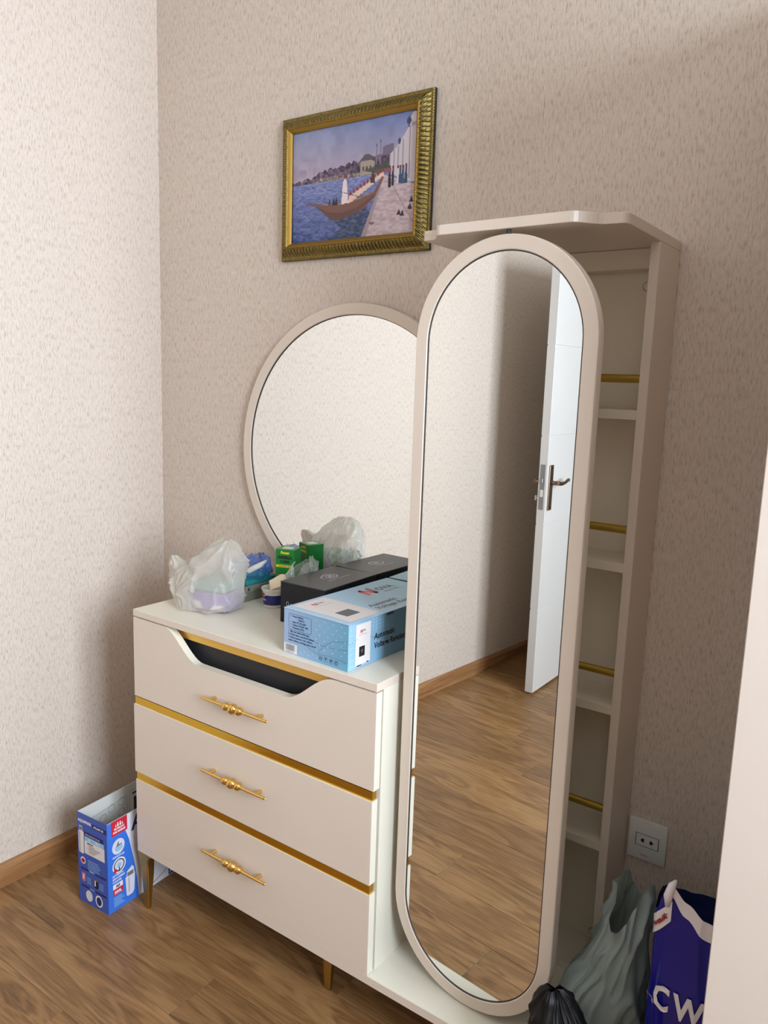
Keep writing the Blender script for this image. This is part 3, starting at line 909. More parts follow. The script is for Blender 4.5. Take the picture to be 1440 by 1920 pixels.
def filter_box():
    w, d, h = 0.123, 0.375, 0.2685
    t = thing('open_carton', 'open blue and white water filter carton on the floor beside the dresser', 'box', (0.352, -0.482, 0), math.radians(4))
    blue = mat('carton_blue', (62, 92, 178), 0.4)
    blue2 = mat('carton_bright_blue', (56, 120, 224), 0.4)
    white = mat('carton_white', (226, 226, 232), 0.5)
    inside = mat('carton_inside', (214, 214, 206), 0.6)
    e = .0012
    front = bx('front_wall', (-w, 0, 0.0004), (0, e, h), blue, t, local=True)
    right = bx('side_wall', (-e, e, 0.0004), (0, d - e, h), white, t, local=True)
    left = bx('side_wall', (-w, e, 0.0004), (-w + e, d - e, h), inside, t, local=True)
    back = bx('back_wall', (-w, d - e, 0.0004), (0, d, h), inside, t, local=True)
    bx('bottom_panel', (-w + e, e, 0.0004), (-e, d - e, .002), inside, t, local=True)
    # front print (u 0..w from the left edge, v 0..h)
    F = lambda k: (lambda u, v: (-w + u, -.0002 - .00012 * k, v))
    mb = MB(); V = h
    text_mesh(mb, 'AQUAPHOR', .0115, ik('white'), lambda u, v: F(1)(u + .004, v + .905 * V), bold=.0006, sx=.86)
    rect(mb, .064, .885 * V, .1225, .935 * V, ik('navy'), F(1))
    text_mesh(mb, 'ATLANT A5', .0085, ik('white'), lambda u, v: F(2)(u + .069, v + .898 * V), bold=.0003, sx=.9)
    # cartridge
    flat(mb, [(.006, .56 * V), (.022, .55 * V), (.026, .57 * V), (.027, .80 * V), (.021, .81 * V), (.020, .86 * V), (.008, .86 * V), (.008, .80 * V), (.004, .79 * V), (.004, .60 * V)], ik('cream'), F(1))
    flat(mb, [(.009, .81 * V), (.019, .81 * V), (.019, .85 * V), (.009, .85 * V)], ik('grey'), F(2))
    rect(mb, .008, .57 * V, .0105, .79 * V, ik('grey'), F(2))
    rect(mb, .028, .765 * V, .108, .815 * V, ik('navy'), F(1))
    text_mesh(mb, 'REPLACEMENT FILTER', .0062, ik('white'), lambda u, v: F(2)(u + .033, v + .778 * V))
    rect(mb, .030, .715 * V, .110, .765 * V, ik('lblue'), F(1))
    text_mesh(mb, 'A5        350 L', .0085, ik('white'), lambda u, v: F(2)(u + .045, v + .727 * V), bold=.0003)
    rect(mb, .029, .57 * V, .112, .715 * V, ik('cream'), F(1))
    text_mesh(mb, 'REMOVES', .0058, ik('black'), lambda u, v: F(2)(u + .040, v + .688 * V), bold=.0003)
    for k in range(5):
        disc(mb, .042, (.672 - .019 * k) * V, .0011, .0011, ik('midgrey'), F(2), 8)
        rect(mb, .046, (.668 - .019 * k) * V, .070 + .008 * ((k * 3) % 4), (.676 - .019 * k) * V, ik('grey'), F(2))
    disc(mb, .021, .478 * V, .0105, .0105, ik('white'), F(1)); disc(mb, .021, .476 * V, .0078, .007, ik('red'), F(2)); rect(mb, .015, .47 * V, .027, .482 * V, ik('navy'), F(3))
    for k in range(6): rect(mb, .040, (.50 - .022 * k) * V, .085 + .004 * (k % 3), (.507 - .022 * k) * V, ik('lblue'), F(1))
    for v in (.385, .188):
        rect(mb, .010, (v - .011) * V, .044, (v + .011) * V, ik('navy'), F(1)); rect(mb, .070, (v - .013) * V, .116, (v + .011) * V, ik('navy'), F(1))
        text_mesh(mb, 'FILTER', .0056, ik('white'), lambda u, vv: F(1)(u + .047, vv + (v - .008) * V))
    flat(mb, [(.014, .25 * V), (.024, .235 * V), (.029, .26 * V), (.029, .34 * V), (.014, .34 * V)], ik('pink'), F(1))
    rect(mb, .018, .27 * V, .024, .32 * V, ik('cream'), F(2))
    flat(mb, [(.066, .23 * V), (.078, .225 * V), (.082, .245 * V), (.082, .325 * V), (.064, .325 * V)], ik('black'), F(1))
    rect(mb, .067, .25 * V, .072, .31 * V, ik('cream'), F(2)); rect(mb, .065, .31 * V, .081, .325 * V, ik('orange'), F(2))
    for a in (.034, .086):
        for k in range(4): rect(mb, a, (.30 - .02 * k) * V, a + .018, (.306 - .02 * k) * V, ik('lblue'), F(1))
    disc(mb, .043, .100 * V, .0140, .0165, ik('cream'), F(1)); disc(mb, .043, .100 * V, .0105, .0125, ik('pale'), F(2))
    disc(mb, .084, .098 * V, .0150, .0175, ik('white'), F(1)); disc(mb, .084, .098 * V, .0105, .0130, ik('navy'), F(2))
    mb.build('front_print', IM, front, local=True)
    # side print (u along the box from the near corner)
    G = lambda k: (lambda u, v: (.0002 + .00012 * k, u, v))
    mb = MB()
    mats2 = IM + [blue2]
    flat(mb, [(0, .0006), (.104, .0006), (.100, .20 * V), (.089, .45 * V), (.073, .72 * V), (.061, .84 * V), (.061, V - .0005), (0, V - .0005)], len(IM), G(0))
    rect(mb, .014, .835 * V, .068, V - .0003, ik('red'), G(1))
    for k, (u, s) in enumerate(((.030, .6), (.037, 1), (.045, 1), (.052, .6))):
        flat(mb, [(u - .003 * s, .925 * V), (u + .003 * s, .925 * V), (u + .002 * s, (.925 + .03 * s) * V), (u - .002 * s, (.925 + .03 * s) * V)], ik('white'), G(2)); disc(mb, u, (.925 + .038 * s) * V, .0018 * s, .0018 * s, ik('white'), G(2), 10)
    text_mesh(mb, 'FILTRE JUG', .0078, ik('white'), lambda u, v: G(2)(u + .041, v + .893 * V), 'CENTER', .0004, .9)
    text_mesh(mb, 'FOR FAMILIES', .0078, ik('white'), lambda u, v: G(2)(u + .041, v + .858 * V), 'CENTER', .0004, .88)
    disc(mb, .037, .700 * V, .0210, .0225, ik('pale'), G(1), 28); disc(mb, .038, .685 * V, .013, .010, ik('lblue'), G(2)); flat(mb, [(.028, .70 * V), (.048, .71 * V), (.046, .74 * V), (.036, .755 * V)], ik('grey'), G(3)); disc(mb, .042, .735 * V, .004, .004, ik('white'), G(4), 12)
    text_mesh(mb, 'FLIP-FLOP LID', .0072, ik('white'), lambda u, v: G(1)(u + .037, v + .588 * V), 'CENTER', .0003, .9)
    disc(mb, .038, .490 * V, .0225, .0225, ik('white'), G(1), 28); disc(mb, .038, .490 * V, .0185, .0185, ik('midgrey'), G(2), 28); disc(mb, .038, .492 * V, .0145, .0145, ik('pale'), G(3), 24); disc(mb, .038, .492 * V, .0075, .0075, ik('lblue'), G(4), 20)
    disc(mb, .025, .445 * V, .006, .006, ik('red'), G(4), 16); rect(mb, .0365, .42 * V, .0395, .47 * V, ik('black'), G(5))
    for k, s in enumerate(('AUTOMATIC', 'REPLACEMENT', 'COUNTER')):
        text_mesh(mb, s, .0072, ik('white'), lambda u, v: G(1)(u + .015, v + (.385 - .034 * k) * V), bold=.0003, sx=.88)
    rect(mb, .016, .245 * V, .049, .300 * V, ik('white'), G(1)); rect(mb, .016, .175 * V, .049, .245 * V, ik('red'), G(1))
    text_mesh(mb, 'A5', .012, ik('navy'), lambda u, v: G(2)(u + .0325, v + .255 * V), 'CENTER', .0006)
    text_mesh(mb, '350L', .0125, ik('white'), lambda u, v: G(2)(u + .0325, v + .190 * V), 'CENTER', .0006)
    for k in range(6): rect(mb, .018, (.145 - .019 * k) * V, .044 + .005 * (k % 3), (.152 - .019 * k) * V, ik('lblue'), G(1))
    flat(mb, [(.061, .10 * V), (.064, .08 * V), (.082, .08 * V), (.088, .11 * V), (.092, .30 * V), (.089, .32 * V), (.088, .37 * V), (.082, .40 * V), (.064, .36 * V), (.063, .31 * V), (.058, .295 * V)], ik('pale'), G(1))
    rect(mb, .065, .30 * V, .086, .345 * V, ik('grey'), G(2)); rect(mb, .069, .12 * V, .071, .28 * V, ik('grey'), G(2))
    text_mesh(mb, 'ATLANT', .060, ik('navy'), lambda u, v: G(1)(u + .083, v + .79 * V), bold=.0015)
    rect(mb, .215, .0025, .372, .030, ik('navy'), G(1))
    text_mesh(mb, 'ATLANT A5', .017, ik('white'), lambda u, v: G(2)(u + .219, v + .0085), bold=.0006)
    stroke(mb, [(.12, .0025), (.165, .012), (.215, .030), (.29, .045)], .0025, ik('grey'), G(1))
    mb.build('side_print', mats2, right, local=True)
    # line drawings on the inner wall
    I = lambda u, v: (-w + e + .0003, u, v)
    mb = MB()
    stroke(mb, [(.05, .12), (.05, .225), (.17, .238), (.17, .12)], .0010, ik('grey'), I)
    stroke(mb, [(.18, .12), (.18, .245), (.33, .25)], .0010, ik('grey'), I)
    for cx_, cz_ in ((.085, .205), (.115, .222), (.15, .228), (.15, .195)):
        stroke(mb, [(cx_ + .012 * math.cos(a * .7), cz_ + .012 * math.sin(a * .7)) for a in range(10)], .0012, ik('grey'), I)
    rect(mb, .19, .232, .235, .238, ik('navy'), I); rect(mb, .245, .240, .30, .246, ik('navy'), I)
    rect(mb, .195, .17, .245, .222, ik('black'), I); rect(mb, .215, .185, .228, .220, ik('cream'), I)
    rect(mb, .262, .18, .31, .232, ik('pink'), I)
    mb.build('inner_print', IM, left, local=True)
filter_box()

def voltage_box():
    w, d, h = 0.190, 0.371, 0.1022
    t = thing('voltage_regulator_box', 'light blue printed carton lying on the dresser front edge by the tall mirror', 'box', (0.905, -0.393, ZT + .0006), math.radians(-2.4))
    body = gradient_card('carton_sky_blue', (160, 188, 222), (104, 168, 198), 'X', 0.0, w)
    top_m = gradient_card('carton_top_blue', (176, 208, 232), (138, 192, 216), 'Y', 0.0, .3)
    side_m = gradient_card('carton_side_blue', (156, 200, 226), (112, 160, 192), 'Y', 0.0, .16)
    e = .0015
    front = bx('front_panel', (0, 0, 0), (w - e, e, h - e), body, t, local=True)
    right = bx('side_panel', (w - e, 0, 0), (w, d, h - e), side_m, t, local=True)
    bx('side_panel', (0, e, 0), (e, d, h - e), body, t, local=True)
    bx('back_panel', (e, d - e, 0), (w - e, d, h - e), body, t, local=True)
    lid = bx('lid', (-.0006, -.0012, h - e + .0006), (w + .0004, d + .0004, h + .0004), top_m, t, .0005, local=True)
    bx('lid_gap', (.002, .001, h - e - .0004), (w - .001, d - .002, h - e + .0007), INK['black'], t, local=True)
    F = lambda k: (lambda u, v: (u, -.0002 - .0001 * k, v))
    mb = MB()
    rr = []
    for (cx_, cz_, a0) in ((.079, .088, 0), (.019, .088, 90), (.019, .060, 180), (.079, .060, 270)):
        rr += [(cx_ + .004 * math.cos(math.radians(a0 + 18 * i)), cz_ + .004 * math.sin(math.radians(a0 + 18 * i))) for i in range(6)]
    stroke(mb, rr + [rr[0]], .0008, ik('dblue'), F(0))
    for k, s in enumerate(('Power:5000VA', '12000VA', 'Input AC140-260V', 'Output AC220V \u00b18%', 'Frequency 50Hz')):
        z = .0852 - .0064 * k
        text_mesh(mb, s, .0062, ik('dblue'), lambda u, v: F(0)(u + (.026 if k != 1 else .042), v + z), bold=.0002, sx=.88)
        if k != 1: disc(mb, .021, z + .002, .0011, .0011, ik('dblue'), F(0), 8)
    for k, s in enumerate(('1. Slim and wall-mount type', '2. Digital delay countdown system', '3. Full protections: over voltage,', 'under voltage, overheat, short circuit.')):
        text_mesh(mb, s, .0062, ik('dblue'), lambda u, v: F(0)(u + .014, v + .0500 - .0068 * k), bold=.0002, sx=.9)
    rect(mb, .001, .0008, .041, .0225, ik('white'), F(0))
    x = .006
    random.seed(4)
    while x < .034:
        ww = random.choice((.0006, .001, .0015)); rect(mb, x, .0065, x + ww, .0205, ik('black'), F(1)); x += ww + random.choice((.0007, .0011))
    text_mesh(mb, '6956000 123', .0048, ik('black'), lambda u, v: F(1)(u + .006, v + .0018))
    for k in range(4):
        u = .112 + .0150 * k
        stroke(mb, [(u - .0045, .006), (u + .0045, .006), (u + .0045, .0165), (u - .0045, .0165), (u - .0045, .006)], .0006, ik('dblue'), F(0))
        if k == 0:
            for s in (-.0018, .0018): rect(mb, u + s - .0007, .008, u + s + .0007, .0145, ik('black'), F(0))
        if k == 1: flat(mb, [(u, .0105), (u + .0028, .0148), (u - .0028, .0148)], ik('black'), F(0)); rect(mb, u - .0004, .0075, u + .0004, .011, ik('black'), F(0))
        if k == 2: flat(mb, [(u + .0032 * math.cos(PI * i / 8), .0115 + .0032 * math.sin(PI * i / 8)) for i in range(9)], ik('black'), F(0)); rect(mb, u - .0004, .008, u + .0004, .0115, ik('black'), F(0))
        if k == 3: stroke(mb, [(u + .003 * math.cos(i * .8), .0112 + .003 * math.sin(i * .8)) for i in range(8)], .0012, ik('black'), F(0))
    stroke(mb, [(.05, .058), (.075, .048), (.11, .040), (.15, .041), (.187, .045)], .0005, ik('dblue'), F(0))
    stroke(mb, [(.105, .022), (.12, .040), (.145, .056), (.187, .064)], .0005, ik('dblue'), F(0))
    stroke(mb, [(.06, .030), (.10, .018), (.14, .022), (.187, .018)], .0005, ik('dblue'), F(0))
    for i in range(4):
        for j in range(7):
            u, v = .098 + .024 * i + .010 * (j % 2), .030 + .0105 * j
            if u < .187: disc(mb, u, v, .0012, .0012, ik('white'), F(1), 8)
    for i in range(5): disc(mb, .052 + .012 * i, .009 + .004 * (i % 2), .0011, .0011, ik('white'), F(0), 8)
    mb.build('front_print', IM, front, local=True)
    G = lambda k: (lambda u, v: (w + .0002 + .0001 * k, u, v))
    mb = MB()
    rect(mb, .023, .006, .072, .0965, ik('cream'), G(0))
    def nlogo(mb, u, v, s, frame):
        flat(mb, [(u, v), (u + .26 * s, v + .05 * s), (u + .34 * s, v + 1.0 * s), (u + .10 * s, v + .86 * s)], ik('logored'), frame)
        flat(mb, [(u + .12 * s, v + .86 * s), (u + .36 * s, v + 1.0 * s), (u + .86 * s, v + .12 * s), (u + .62 * s, v)], ik('logored'), frame)
        flat(mb, [(u + .62 * s, v), (u + .88 * s, v + .12 * s), (u + .96 * s, v + 1.05 * s), (u + .74 * s, v + .9 * s)], ik('red'), frame)
        stroke(mb, [(u + .97 * s, v + 1.05 * s), (u + .90 * s, v + .12 * s), (u + .62 * s, v - .02 * s)], .07 * s, ik('navy'), frame)
    nlogo(mb, .037, .076, .0075, G(1))
    text_mesh(mb, 'OVA', .006, ik('midgrey'), lambda u, v: G(1)(u + .0450, v + .0785), bold=.0002, sx=.8)
    rect(mb, .033, .0722, .060, .0728, ik('grey'), G(1))
    rect(mb, .031, .020, .057, .050, ik('white'), G(1)); rect(mb, .0345, .024, .0535, .0465, ik('black'), G(2))
    disc(mb, .044, .036, .004, .004, ik('midgrey'), G(3), 12)
    rect(mb, .028, .0035, .043, .0060, ik('black'), G(1)); rect(mb, .060, .0062, .068, .0085, ik('black'), G(1))
    text_mesh(mb, 'Automatic', .0185, ik('black'), lambda u, v: G(0)(u + .085, v + .051), bold=.0006, sx=.92, shear=.15)
    text_mesh(mb, 'Voltage Regulator', .0185, ik('black'), lambda u, v: G(0)(u + .085, v + .030), bold=.0006, sx=.92, shear=.15)
    stroke(mb, [(.0, .058), (.03, .066)], .0005, ik('dblue'), G(0)); stroke(mb, [(.072, .062), (.10, .048), (.16, .040), (.25, .03)], .0005, ik('dblue'), G(0))
    for i in range(14): disc(mb, .008 + .0085 * (i % 2), .008 + .0135 * (i // 2), .0011, .0011, ik('white'), G(0), 8); disc(mb, .080 + .012 * (i % 4), .075 + .008 * (i // 4), .0011, .0011, ik('white'), G(0), 8)
    mb.build('side_print', IM, right, local=True)
    # lid print reads along the box, its up towards the left side
    T = lambda k: (lambda a, b: (b_of(b), a, h + .0006 + .0001 * k))
    b_of = lambda b: w - b
    mb = MB()
    rect(mb, .018, w - .178, .120, w - .010, ik('cream'), T(0))
    rect(mb, .038, w - .153, .091, w - .108, ik('white'), T(1)); rect(mb, .042, w - .149, .087, w - .112, ik('midgrey'), T(2))
    nlogo(mb, .052, w - .043, .015, T(1)); text_mesh(mb, 'OVA', .012, ik('midgrey'), lambda u, v: T(1)(u + .068, v + w - .040), bold=.0003, sx=.8)
    rect(mb, .040, w - .0545, .100, w - .0537, ik('grey'), T(1))
    nlogo(mb, .206, w - .075, .046, T(0)); text_mesh(mb, 'OVA', .030, ik('midgrey'), lambda u, v: T(0)(u + .258, v + w - .064), bold=.001, sx=1.0)
    text_mesh(mb, 'POWER', .0125, ik('grey'), lambda u, v: T(0)(u + .262, v + w - .082), sx=1.3)
    text_mesh(mb, 'Automatic', .0235, ik('midgrey'), lambda u, v: T(0)(u + .134, v + w - .140), bold=.0005, sx=.98, shear=.15)
    text_mesh(mb, 'Voltage Regulator', .0235, ik('midgrey'), lambda u, v: T(0)(u + .134, v + w - .163), bold=.0005, sx=.98, shear=.15)
    for i in range(30): disc(mb, .13 + .016 * (i % 13), w - (.03 if i < 13 else .10 if i < 26 else .125) - .006 * (i % 3), .0012, .0012, ik('white'), T(0), 8)
    mb.build('lid_print', IM, lid, local=True)
    bx('tuck_tab', (w + .0004, .128, h - .006), (w + .0016, .150, h - .001), INK['dblue'], t, local=True)
voltage_box()

def black_box():
    w, d, h = .141, .216, .1048
    t = thing('black_box', 'matt black gift box standing behind the blue carton on dresser', 'box', (.7475, -.2375, ZT + .0005), math.radians(1.5))
    bm_ = mat('black_card', (30, 30, 33), 0.5, spec=.25)
    lm = mat('black_lid_card', (44, 44, 46), 0.36, spec=.4)
    bx('box_body', (0, 0, 0), (w, d, h - .004), bm_, t, .0006, local=True)
    lid = bx('lid', (-.0004, -.0006, h - .0036), (w + .0006, d + .0004, h), lm, t, .0008, local=True)
    bx('lid_flap', (w + .0002, .03, h - .022), (w + .0014, d - .01, h - .0030), bm_, t, local=True)
    T = lambda a, b: (w - .020 - b, a, h + .0003)
    mb = MB()
    g = INK['pale']
    cx_, cy_ = .118, .058
    def ell(rx, ry, a0, a1, wd):
        stroke(mb, [(cx_ + rx * math.cos(math.radians(a0 + (a1 - a0) * i / 20)), cy_ + ry * math.sin(math.radians(a0 + (a1 - a0) * i / 20))) for i in range(21)], wd, 0, T)
    ell(.022, .018, -150, 150, .0030); ell(.013, .010, 0, 360, .0022); disc(mb, cx_, cy_, .006, .005, 0, T)
    stroke(mb, [(.084, .056), (.092, .068), (.108, .072)], .0022, 0, T); stroke(mb, [(.084, .056), (.096, .050), (.103, .042)], .0022, 0, T)
    text_mesh(mb, 'PREMIUM COLLECTION', .0085, 0, lambda u, v: T(u + .075, v + .026))
    mb.build('lid_print', [INK['pale']], lid, local=True)
    F = lambda u, v: (u, -.0008, v)
    mb = MB()
    stroke(mb, [(.024 + .004 * math.cos(i * .7), .050 + .005 * math.sin(i * .7)) for i in range(10)], .0010, 0, F)
    stroke(mb, [(.036 + .003 * math.cos(i * .7), .048 + .003 * math.sin(i * .7)) for i in range(10)], .0010, 0, F)
    mb.build('front_print', [INK['pale']], t, local=True)
black_box()

def green_box():
    w, d, h = .055, .050, .142
    t = thing('glue_box', 'small green glue box with yellow stripe standing against the round mirror', 'box', (.598, -.0985, ZT + .0005), math.radians(20))
    gm = mat('green_card', (14, 130, 48), 0.36)
    bx('box_body', (0, 0, 0), (w, d, h), gm, t, .0006, local=True)
    F = lambda k: (lambda u, v: (u, -.0003 - .0001 * k, v))
    mb = MB()
    text_mesh(mb, 'Power', .0105, ik('yellow'), lambda u, v: F(0)(u + w / 2, v + h - .0125), 'CENTER', .0006, .9)
    text_mesh(mb, 'UNIVERSAL', .0115, ik('black'), lambda u, v: F(0)(u + w / 2, v + h - .0265), 'CENTER', .0007, .74)
    text_mesh(mb, 'KLEBER', .0095, ik('black'), lambda u, v: F(0)(u + w / 2, v + h - .0370), 'CENTER', .0005, .85)
    rect(mb, .002, h - .0500, w - .002, h - .0430, ik('yellow'), F(0))
    text_mesh(mb, 'WALLPAPER  0,25 L', .0050, ik('black'), lambda u, v: F(1)(u + w / 2, v + h - .0483), 'CENTER', .0001, .95)
    rect(mb, .008, h - .066, .046, h - .0655, ik('dblue'), F(0)); disc(mb, .012, h - .075, .006, .005, ik('red'), F(0))
    # back of the carton (seen in the mirror) and its pale top flap
    B = lambda u, v: (w - u, d + .0003, v)
    text_mesh(mb, 'Power', .0105, ik('yellow'), lambda u, v: B(u + w / 2, v + h - .0125), 'CENTER', .0006, .9)
    text_mesh(mb, 'UNIVERSAL', .0100, ik('yellow'), lambda u, v: B(u + w / 2, v + h - .0245), 'CENTER', .0005, .74)
    rect(mb, .012, .010, w - .012, d - .012, ik('cream'), lambda u, v: (u, v, h + .0003))
    mb.build('box_print', IM, t, local=True)
green_box()

def putty_tub():
    c = (.640, -.150)
    t = thing('putty_tub', 'white round tub with dark blue label and cream spatula standing inside', 'tub', (c[0], c[1], ZT + .0005))
    n = 36
    prof = [(0, 0), (.0255, 0), (.0265, .002), (.0300, .046), (.0325, .0465), (.0325, .0515), (.0305, .0515), (.0285, .047), (.0250, .004), (0, .004)]
    mb = MB().grid(lambda i, k: (prof[k][0] * math.cos(2 * PI * i / n), prof[k][0] * math.sin(2 * PI * i / n), prof[k][1]), n, len(prof), 0, True)
    mb.build('tub_body', mat('tub_white', (232, 228, 214), 0.4), t, 40, True)
    mb = MB().grid(lambda i, k: ((.0272 + .0026 * k) * math.cos(2 * PI * i / n), (.0272 + .0026 * k) * math.sin(2 * PI * i / n), .008 + .0365 * k), n, 2, 0, True)
    lab = mb.build('label_band', mat('tub_label_blue', (34, 34, 116), 0.35), t, True, True)
    R = lambda u, v: ((.0280 + .068 * v) * math.cos(-PI * .62 + u / .028), (.0280 + .068 * v) * math.sin(-PI * .62 + u / .028), .008 + v)
    mb = MB()
    disc(mb, .002, .0285, .0085, .0060, 0, R); disc(mb, .002, .0285, .0062, .0040, 1, lambda u, v: tuple(1.012 * q if i < 2 else q for i, q in enumerate(R(u, v))))
    text_mesh(mb, 'Cadbu', .0080, 0, lambda u, v: R(u - .010, v + .0125), bold=.0002)
    rect(mb, -.016, .000, .020, .0075, 2, R)
    mb.build('label_print', [INK['cream'], INK['red'], INK['orange']], lab, local=True)
    # spatula: rounded blade leaning on the rim
    pts = [(-.016, -.024), (.016, -.024)] + [(.019 * math.cos(a), .012 + .017 * math.sin(a)) for a in [PI * i / 10 for i in range(11)]]
    mb = MB().prism(pts, 'y', -.0018, .0018, 0, .0006)
    rot = Matrix.Translation((.010, .004, .066)) @ Matrix.Rotation(math.radians(-38), 4, 'X') @ Matrix.Rotation(math.radians(52), 4, 'Y')
    mb.v = [tuple(rot @ Vector(v)) for v in mb.v]
    mb.build('spatula', mat('spatula_cream', (240, 226, 192), 0.45), t, 30, True)
putty_tub()

def grey_case():
    t = thing('grey_box', 'flat grey box under teal lid behind the white plastic bag', 'box', (.49, -.115, ZT + .0005))
    x0, x1, y0, y1 = .420, .5600, -.178, -.048
    bx('box_body', (x0, y0, ZT + .0006), (x1, y1, ZT + .024), mat('grey_card', (122, 126, 112), 0.45), t, .001)
    bx('box_cover', (x0 - .001, y0 - .001, ZT + .0245), (x1 + .001, y1 + .001, ZT + .043), mat('grey_card_light', (136, 140, 126), 0.45), t, .001)
    bx('teal_lid', (x0 + .004, y0 + .006, ZT + .0435), (x1 + .001, y1, ZT + .056), mat('teal_plastic', (40, 140, 140), 0.3), t, .003, 2, 30)
    mb = MB()
    flat(mb, [(-.168, ZT + .030), (-.160, ZT + .030), (-.1635, ZT + .0405)], 0, lambda u, v: (x1 + .0014, u, v))
    mb.build('box_print', [INK['black']], t)
grey_case()

# ------------------------------------------------------------------ plastic bags
def crease(p, f, seed):
    """folds of thin film: sharp ridges where the noise changes sign"""
    q = Vector(p) * f + Vector((seed * 7.1, seed * 3.3, seed * 5.7))
    return (1 - min(1, abs(noise.noise(q)) * 3.0)) ** 2
def facet(p, f, seed):
    q = Vector(p) * f + Vector((seed * 2.3, seed * 9.1, seed * 4.9))
    d, _ = noise.voronoi(q)
    return d[0]

class Bag:
    """film hung on stacked oval rings: levels = (z, cx, cy, rx, ry)"""
    def __init__(s, levels, seed, fold=.004, pleat=0.0, npl=9, fs=(14, 30), vert=.5, sq=1.0):
        s.sq = sq; s.lv = levels; s.seed = seed; s.fold = fold; s.pleat = pleat; s.npl = npl; s.fs = fs; s.vert = vert
    def ring(s, z):
        L = s.lv
        z = max(L[0][0], min(L[-1][0], z))
        for a, b in zip(L[:-1], L[1:]):
            if z <= b[0]:
                f = (z - a[0]) / (b[0] - a[0] or 1)
                f = f * f * (3 - 2 * f) * .5 + f * .5
                return [a[k] + (b[k] - a[k]) * f for k in range(1, 5)]
    def S(s, a, z, off=0.0, zp=None):
        cx, cy, rx, ry = s.ring(z)
        ca, sa = math.cos(a), math.sin(a)
        p = (ca * .1, sa * .1, z * s.vert)
        k = s.fold * (crease(p, s.fs[0], s.seed) + .55 * crease(p, s.fs[1], s.seed + 3) - .8 * facet(p, s.fs[0], s.seed) + .2)
        fr = (z - s.lv[0][0]) / (s.lv[-1][0] - s.lv[0][0])
        k += s.pleat * fr * (abs(math.sin(s.npl * a * .5 + 2.2 * noise.noise(Vector((ca, sa, z * 4 + s.seed))))) - .6)
        if s.sq != 1.0:
            ca = math.copysign(abs(ca) ** s.sq, ca); sa = math.copysign(abs(sa) ** s.sq, sa)
        return Vector((cx + ca * (rx + k + off), cy + sa * (ry + k + off), z if zp is None else zp))
    def mesh(s, na, nz, top=None, a0=0, a1=2 * PI, mb=None, mi=0, off=0, za=None, zb=None):
        mb = mb or MB()
        full = abs(a1 - a0 - 2 * PI) < 1e-6
        lo = s.lv[0][0] if za is None else za
        hi = s.lv[-1][0] if zb is None else zb
        def fn(i, j):
            a = a0 + (a1 - a0) * i / (na if full else na - 1)
            h = top(a) if top else hi
            f = j / (nz - 1)
            z = lo + (h - lo) * f
            return s.S(a, min(z, s.lv[-1][0]), off, z)
        return mb.grid(fn, na, nz, mi, full)

def white_bag():
    t = thing('white_plastic_bag', 'crumpled white plastic bag with purple packet inside at dresser left end', 'bag', (.535, -.268, ZT))
    film = plastic_film('white_bag_film', (248, 244, 234), .46, .24, .45)
    b = Bag([(ZT + .001, .525, -.268, .060, .048), (ZT + .006, .528, -.268, .083, .066), (ZT + .03, .532, -.268, .093, .071), (ZT + .07, .540, -.268, .093, .070), (ZT + .115, .550, -.266, .080, .060), (ZT + .150, .566, -.264, .060, .046), (ZT + .176, .580, -.262, .036, .028), (ZT + .190, .586, -.262, .010, .008)], 5, .0125, 0, 9, (8, 19), 1.2)
    mb = b.mesh(150, 90)
    mb.grid(lambda i, j: b.S(2 * PI * i / 150, ZT + .001, -.05 * (1 - j) * 0 - (.058 if j == 0 else 0), ZT + .001), 150, 2, 0, True)
    body = mb.build('bag_body', film, t, True)
    ear = Bag([(ZT + .014, .470, -.300, .004, .004), (ZT + .022, .463, -.296, .020, .012), (ZT + .042, .447, -.292, .038, .020), (ZT + .070, .436, -.288, .044, .022), (ZT + .092, .430, -.286, .040, .017), (ZT + .108, .414, -.285, .022, .010), (ZT + .122, .400, -.285, .004, .003)], 11, .0075, 0, 9, (12, 28), .8)
    ear.mesh(110, 70).build('bag_handle', plastic_film('white_bag_film_folded', (248, 244, 234), .80, .3, .35), t, True)
    # folded film draping across the front
    fl = Bag([(ZT + .004, .500, -.290, .060, .052), (ZT + .05, .490, -.288, .066, .056), (ZT + .09, .500, -.284, .066, .052), (ZT + .118, .512, -.278, .050, .042)], 23, .012, 0, 7, (12, 26), .9)
    fl.mesh(100, 46, None, PI * .85, PI * 1.72).build('bag_fold', plastic_film('white_bag_film_double', (248, 244, 232), .40, .3, .4), t, True)
    pk = MB()
    R = Matrix.Translation((.540, -.266, ZT + .003)) @ Matrix.Rotation(math.radians(14), 4, 'Z')
    pk.box((-.058, -.040, 0), (.058, .040, .048), .004)
    pk.v = [tuple(R @ Vector(v)) for v in pk.v]
    p = pk.build('packet', mat('lilac_packet', (150, 126, 196), 0.35), t)
    pk = MB().box((-.052, -.036, .0485), (.052, .036, .074), .004)
    pk.v = [tuple(R @ Vector(v)) for v in pk.v]
    pk.build('packet', mat('teal_packet', (130, 170, 160), 0.35), t)
    pk = MB()
    G = lambda u, v: tuple(R @ Vector((u, -.0403, v)))
    flat(pk, [(-.05, .004), (-.008, .004), (-.02, .022), (-.05, .030)], 0, G); flat(pk, [(.010, .005), (.05, .006), (.05, .020), (.022, .016)], 0, G)
    pk.build('packet_print', [INK['cream']], p)
white_bag()

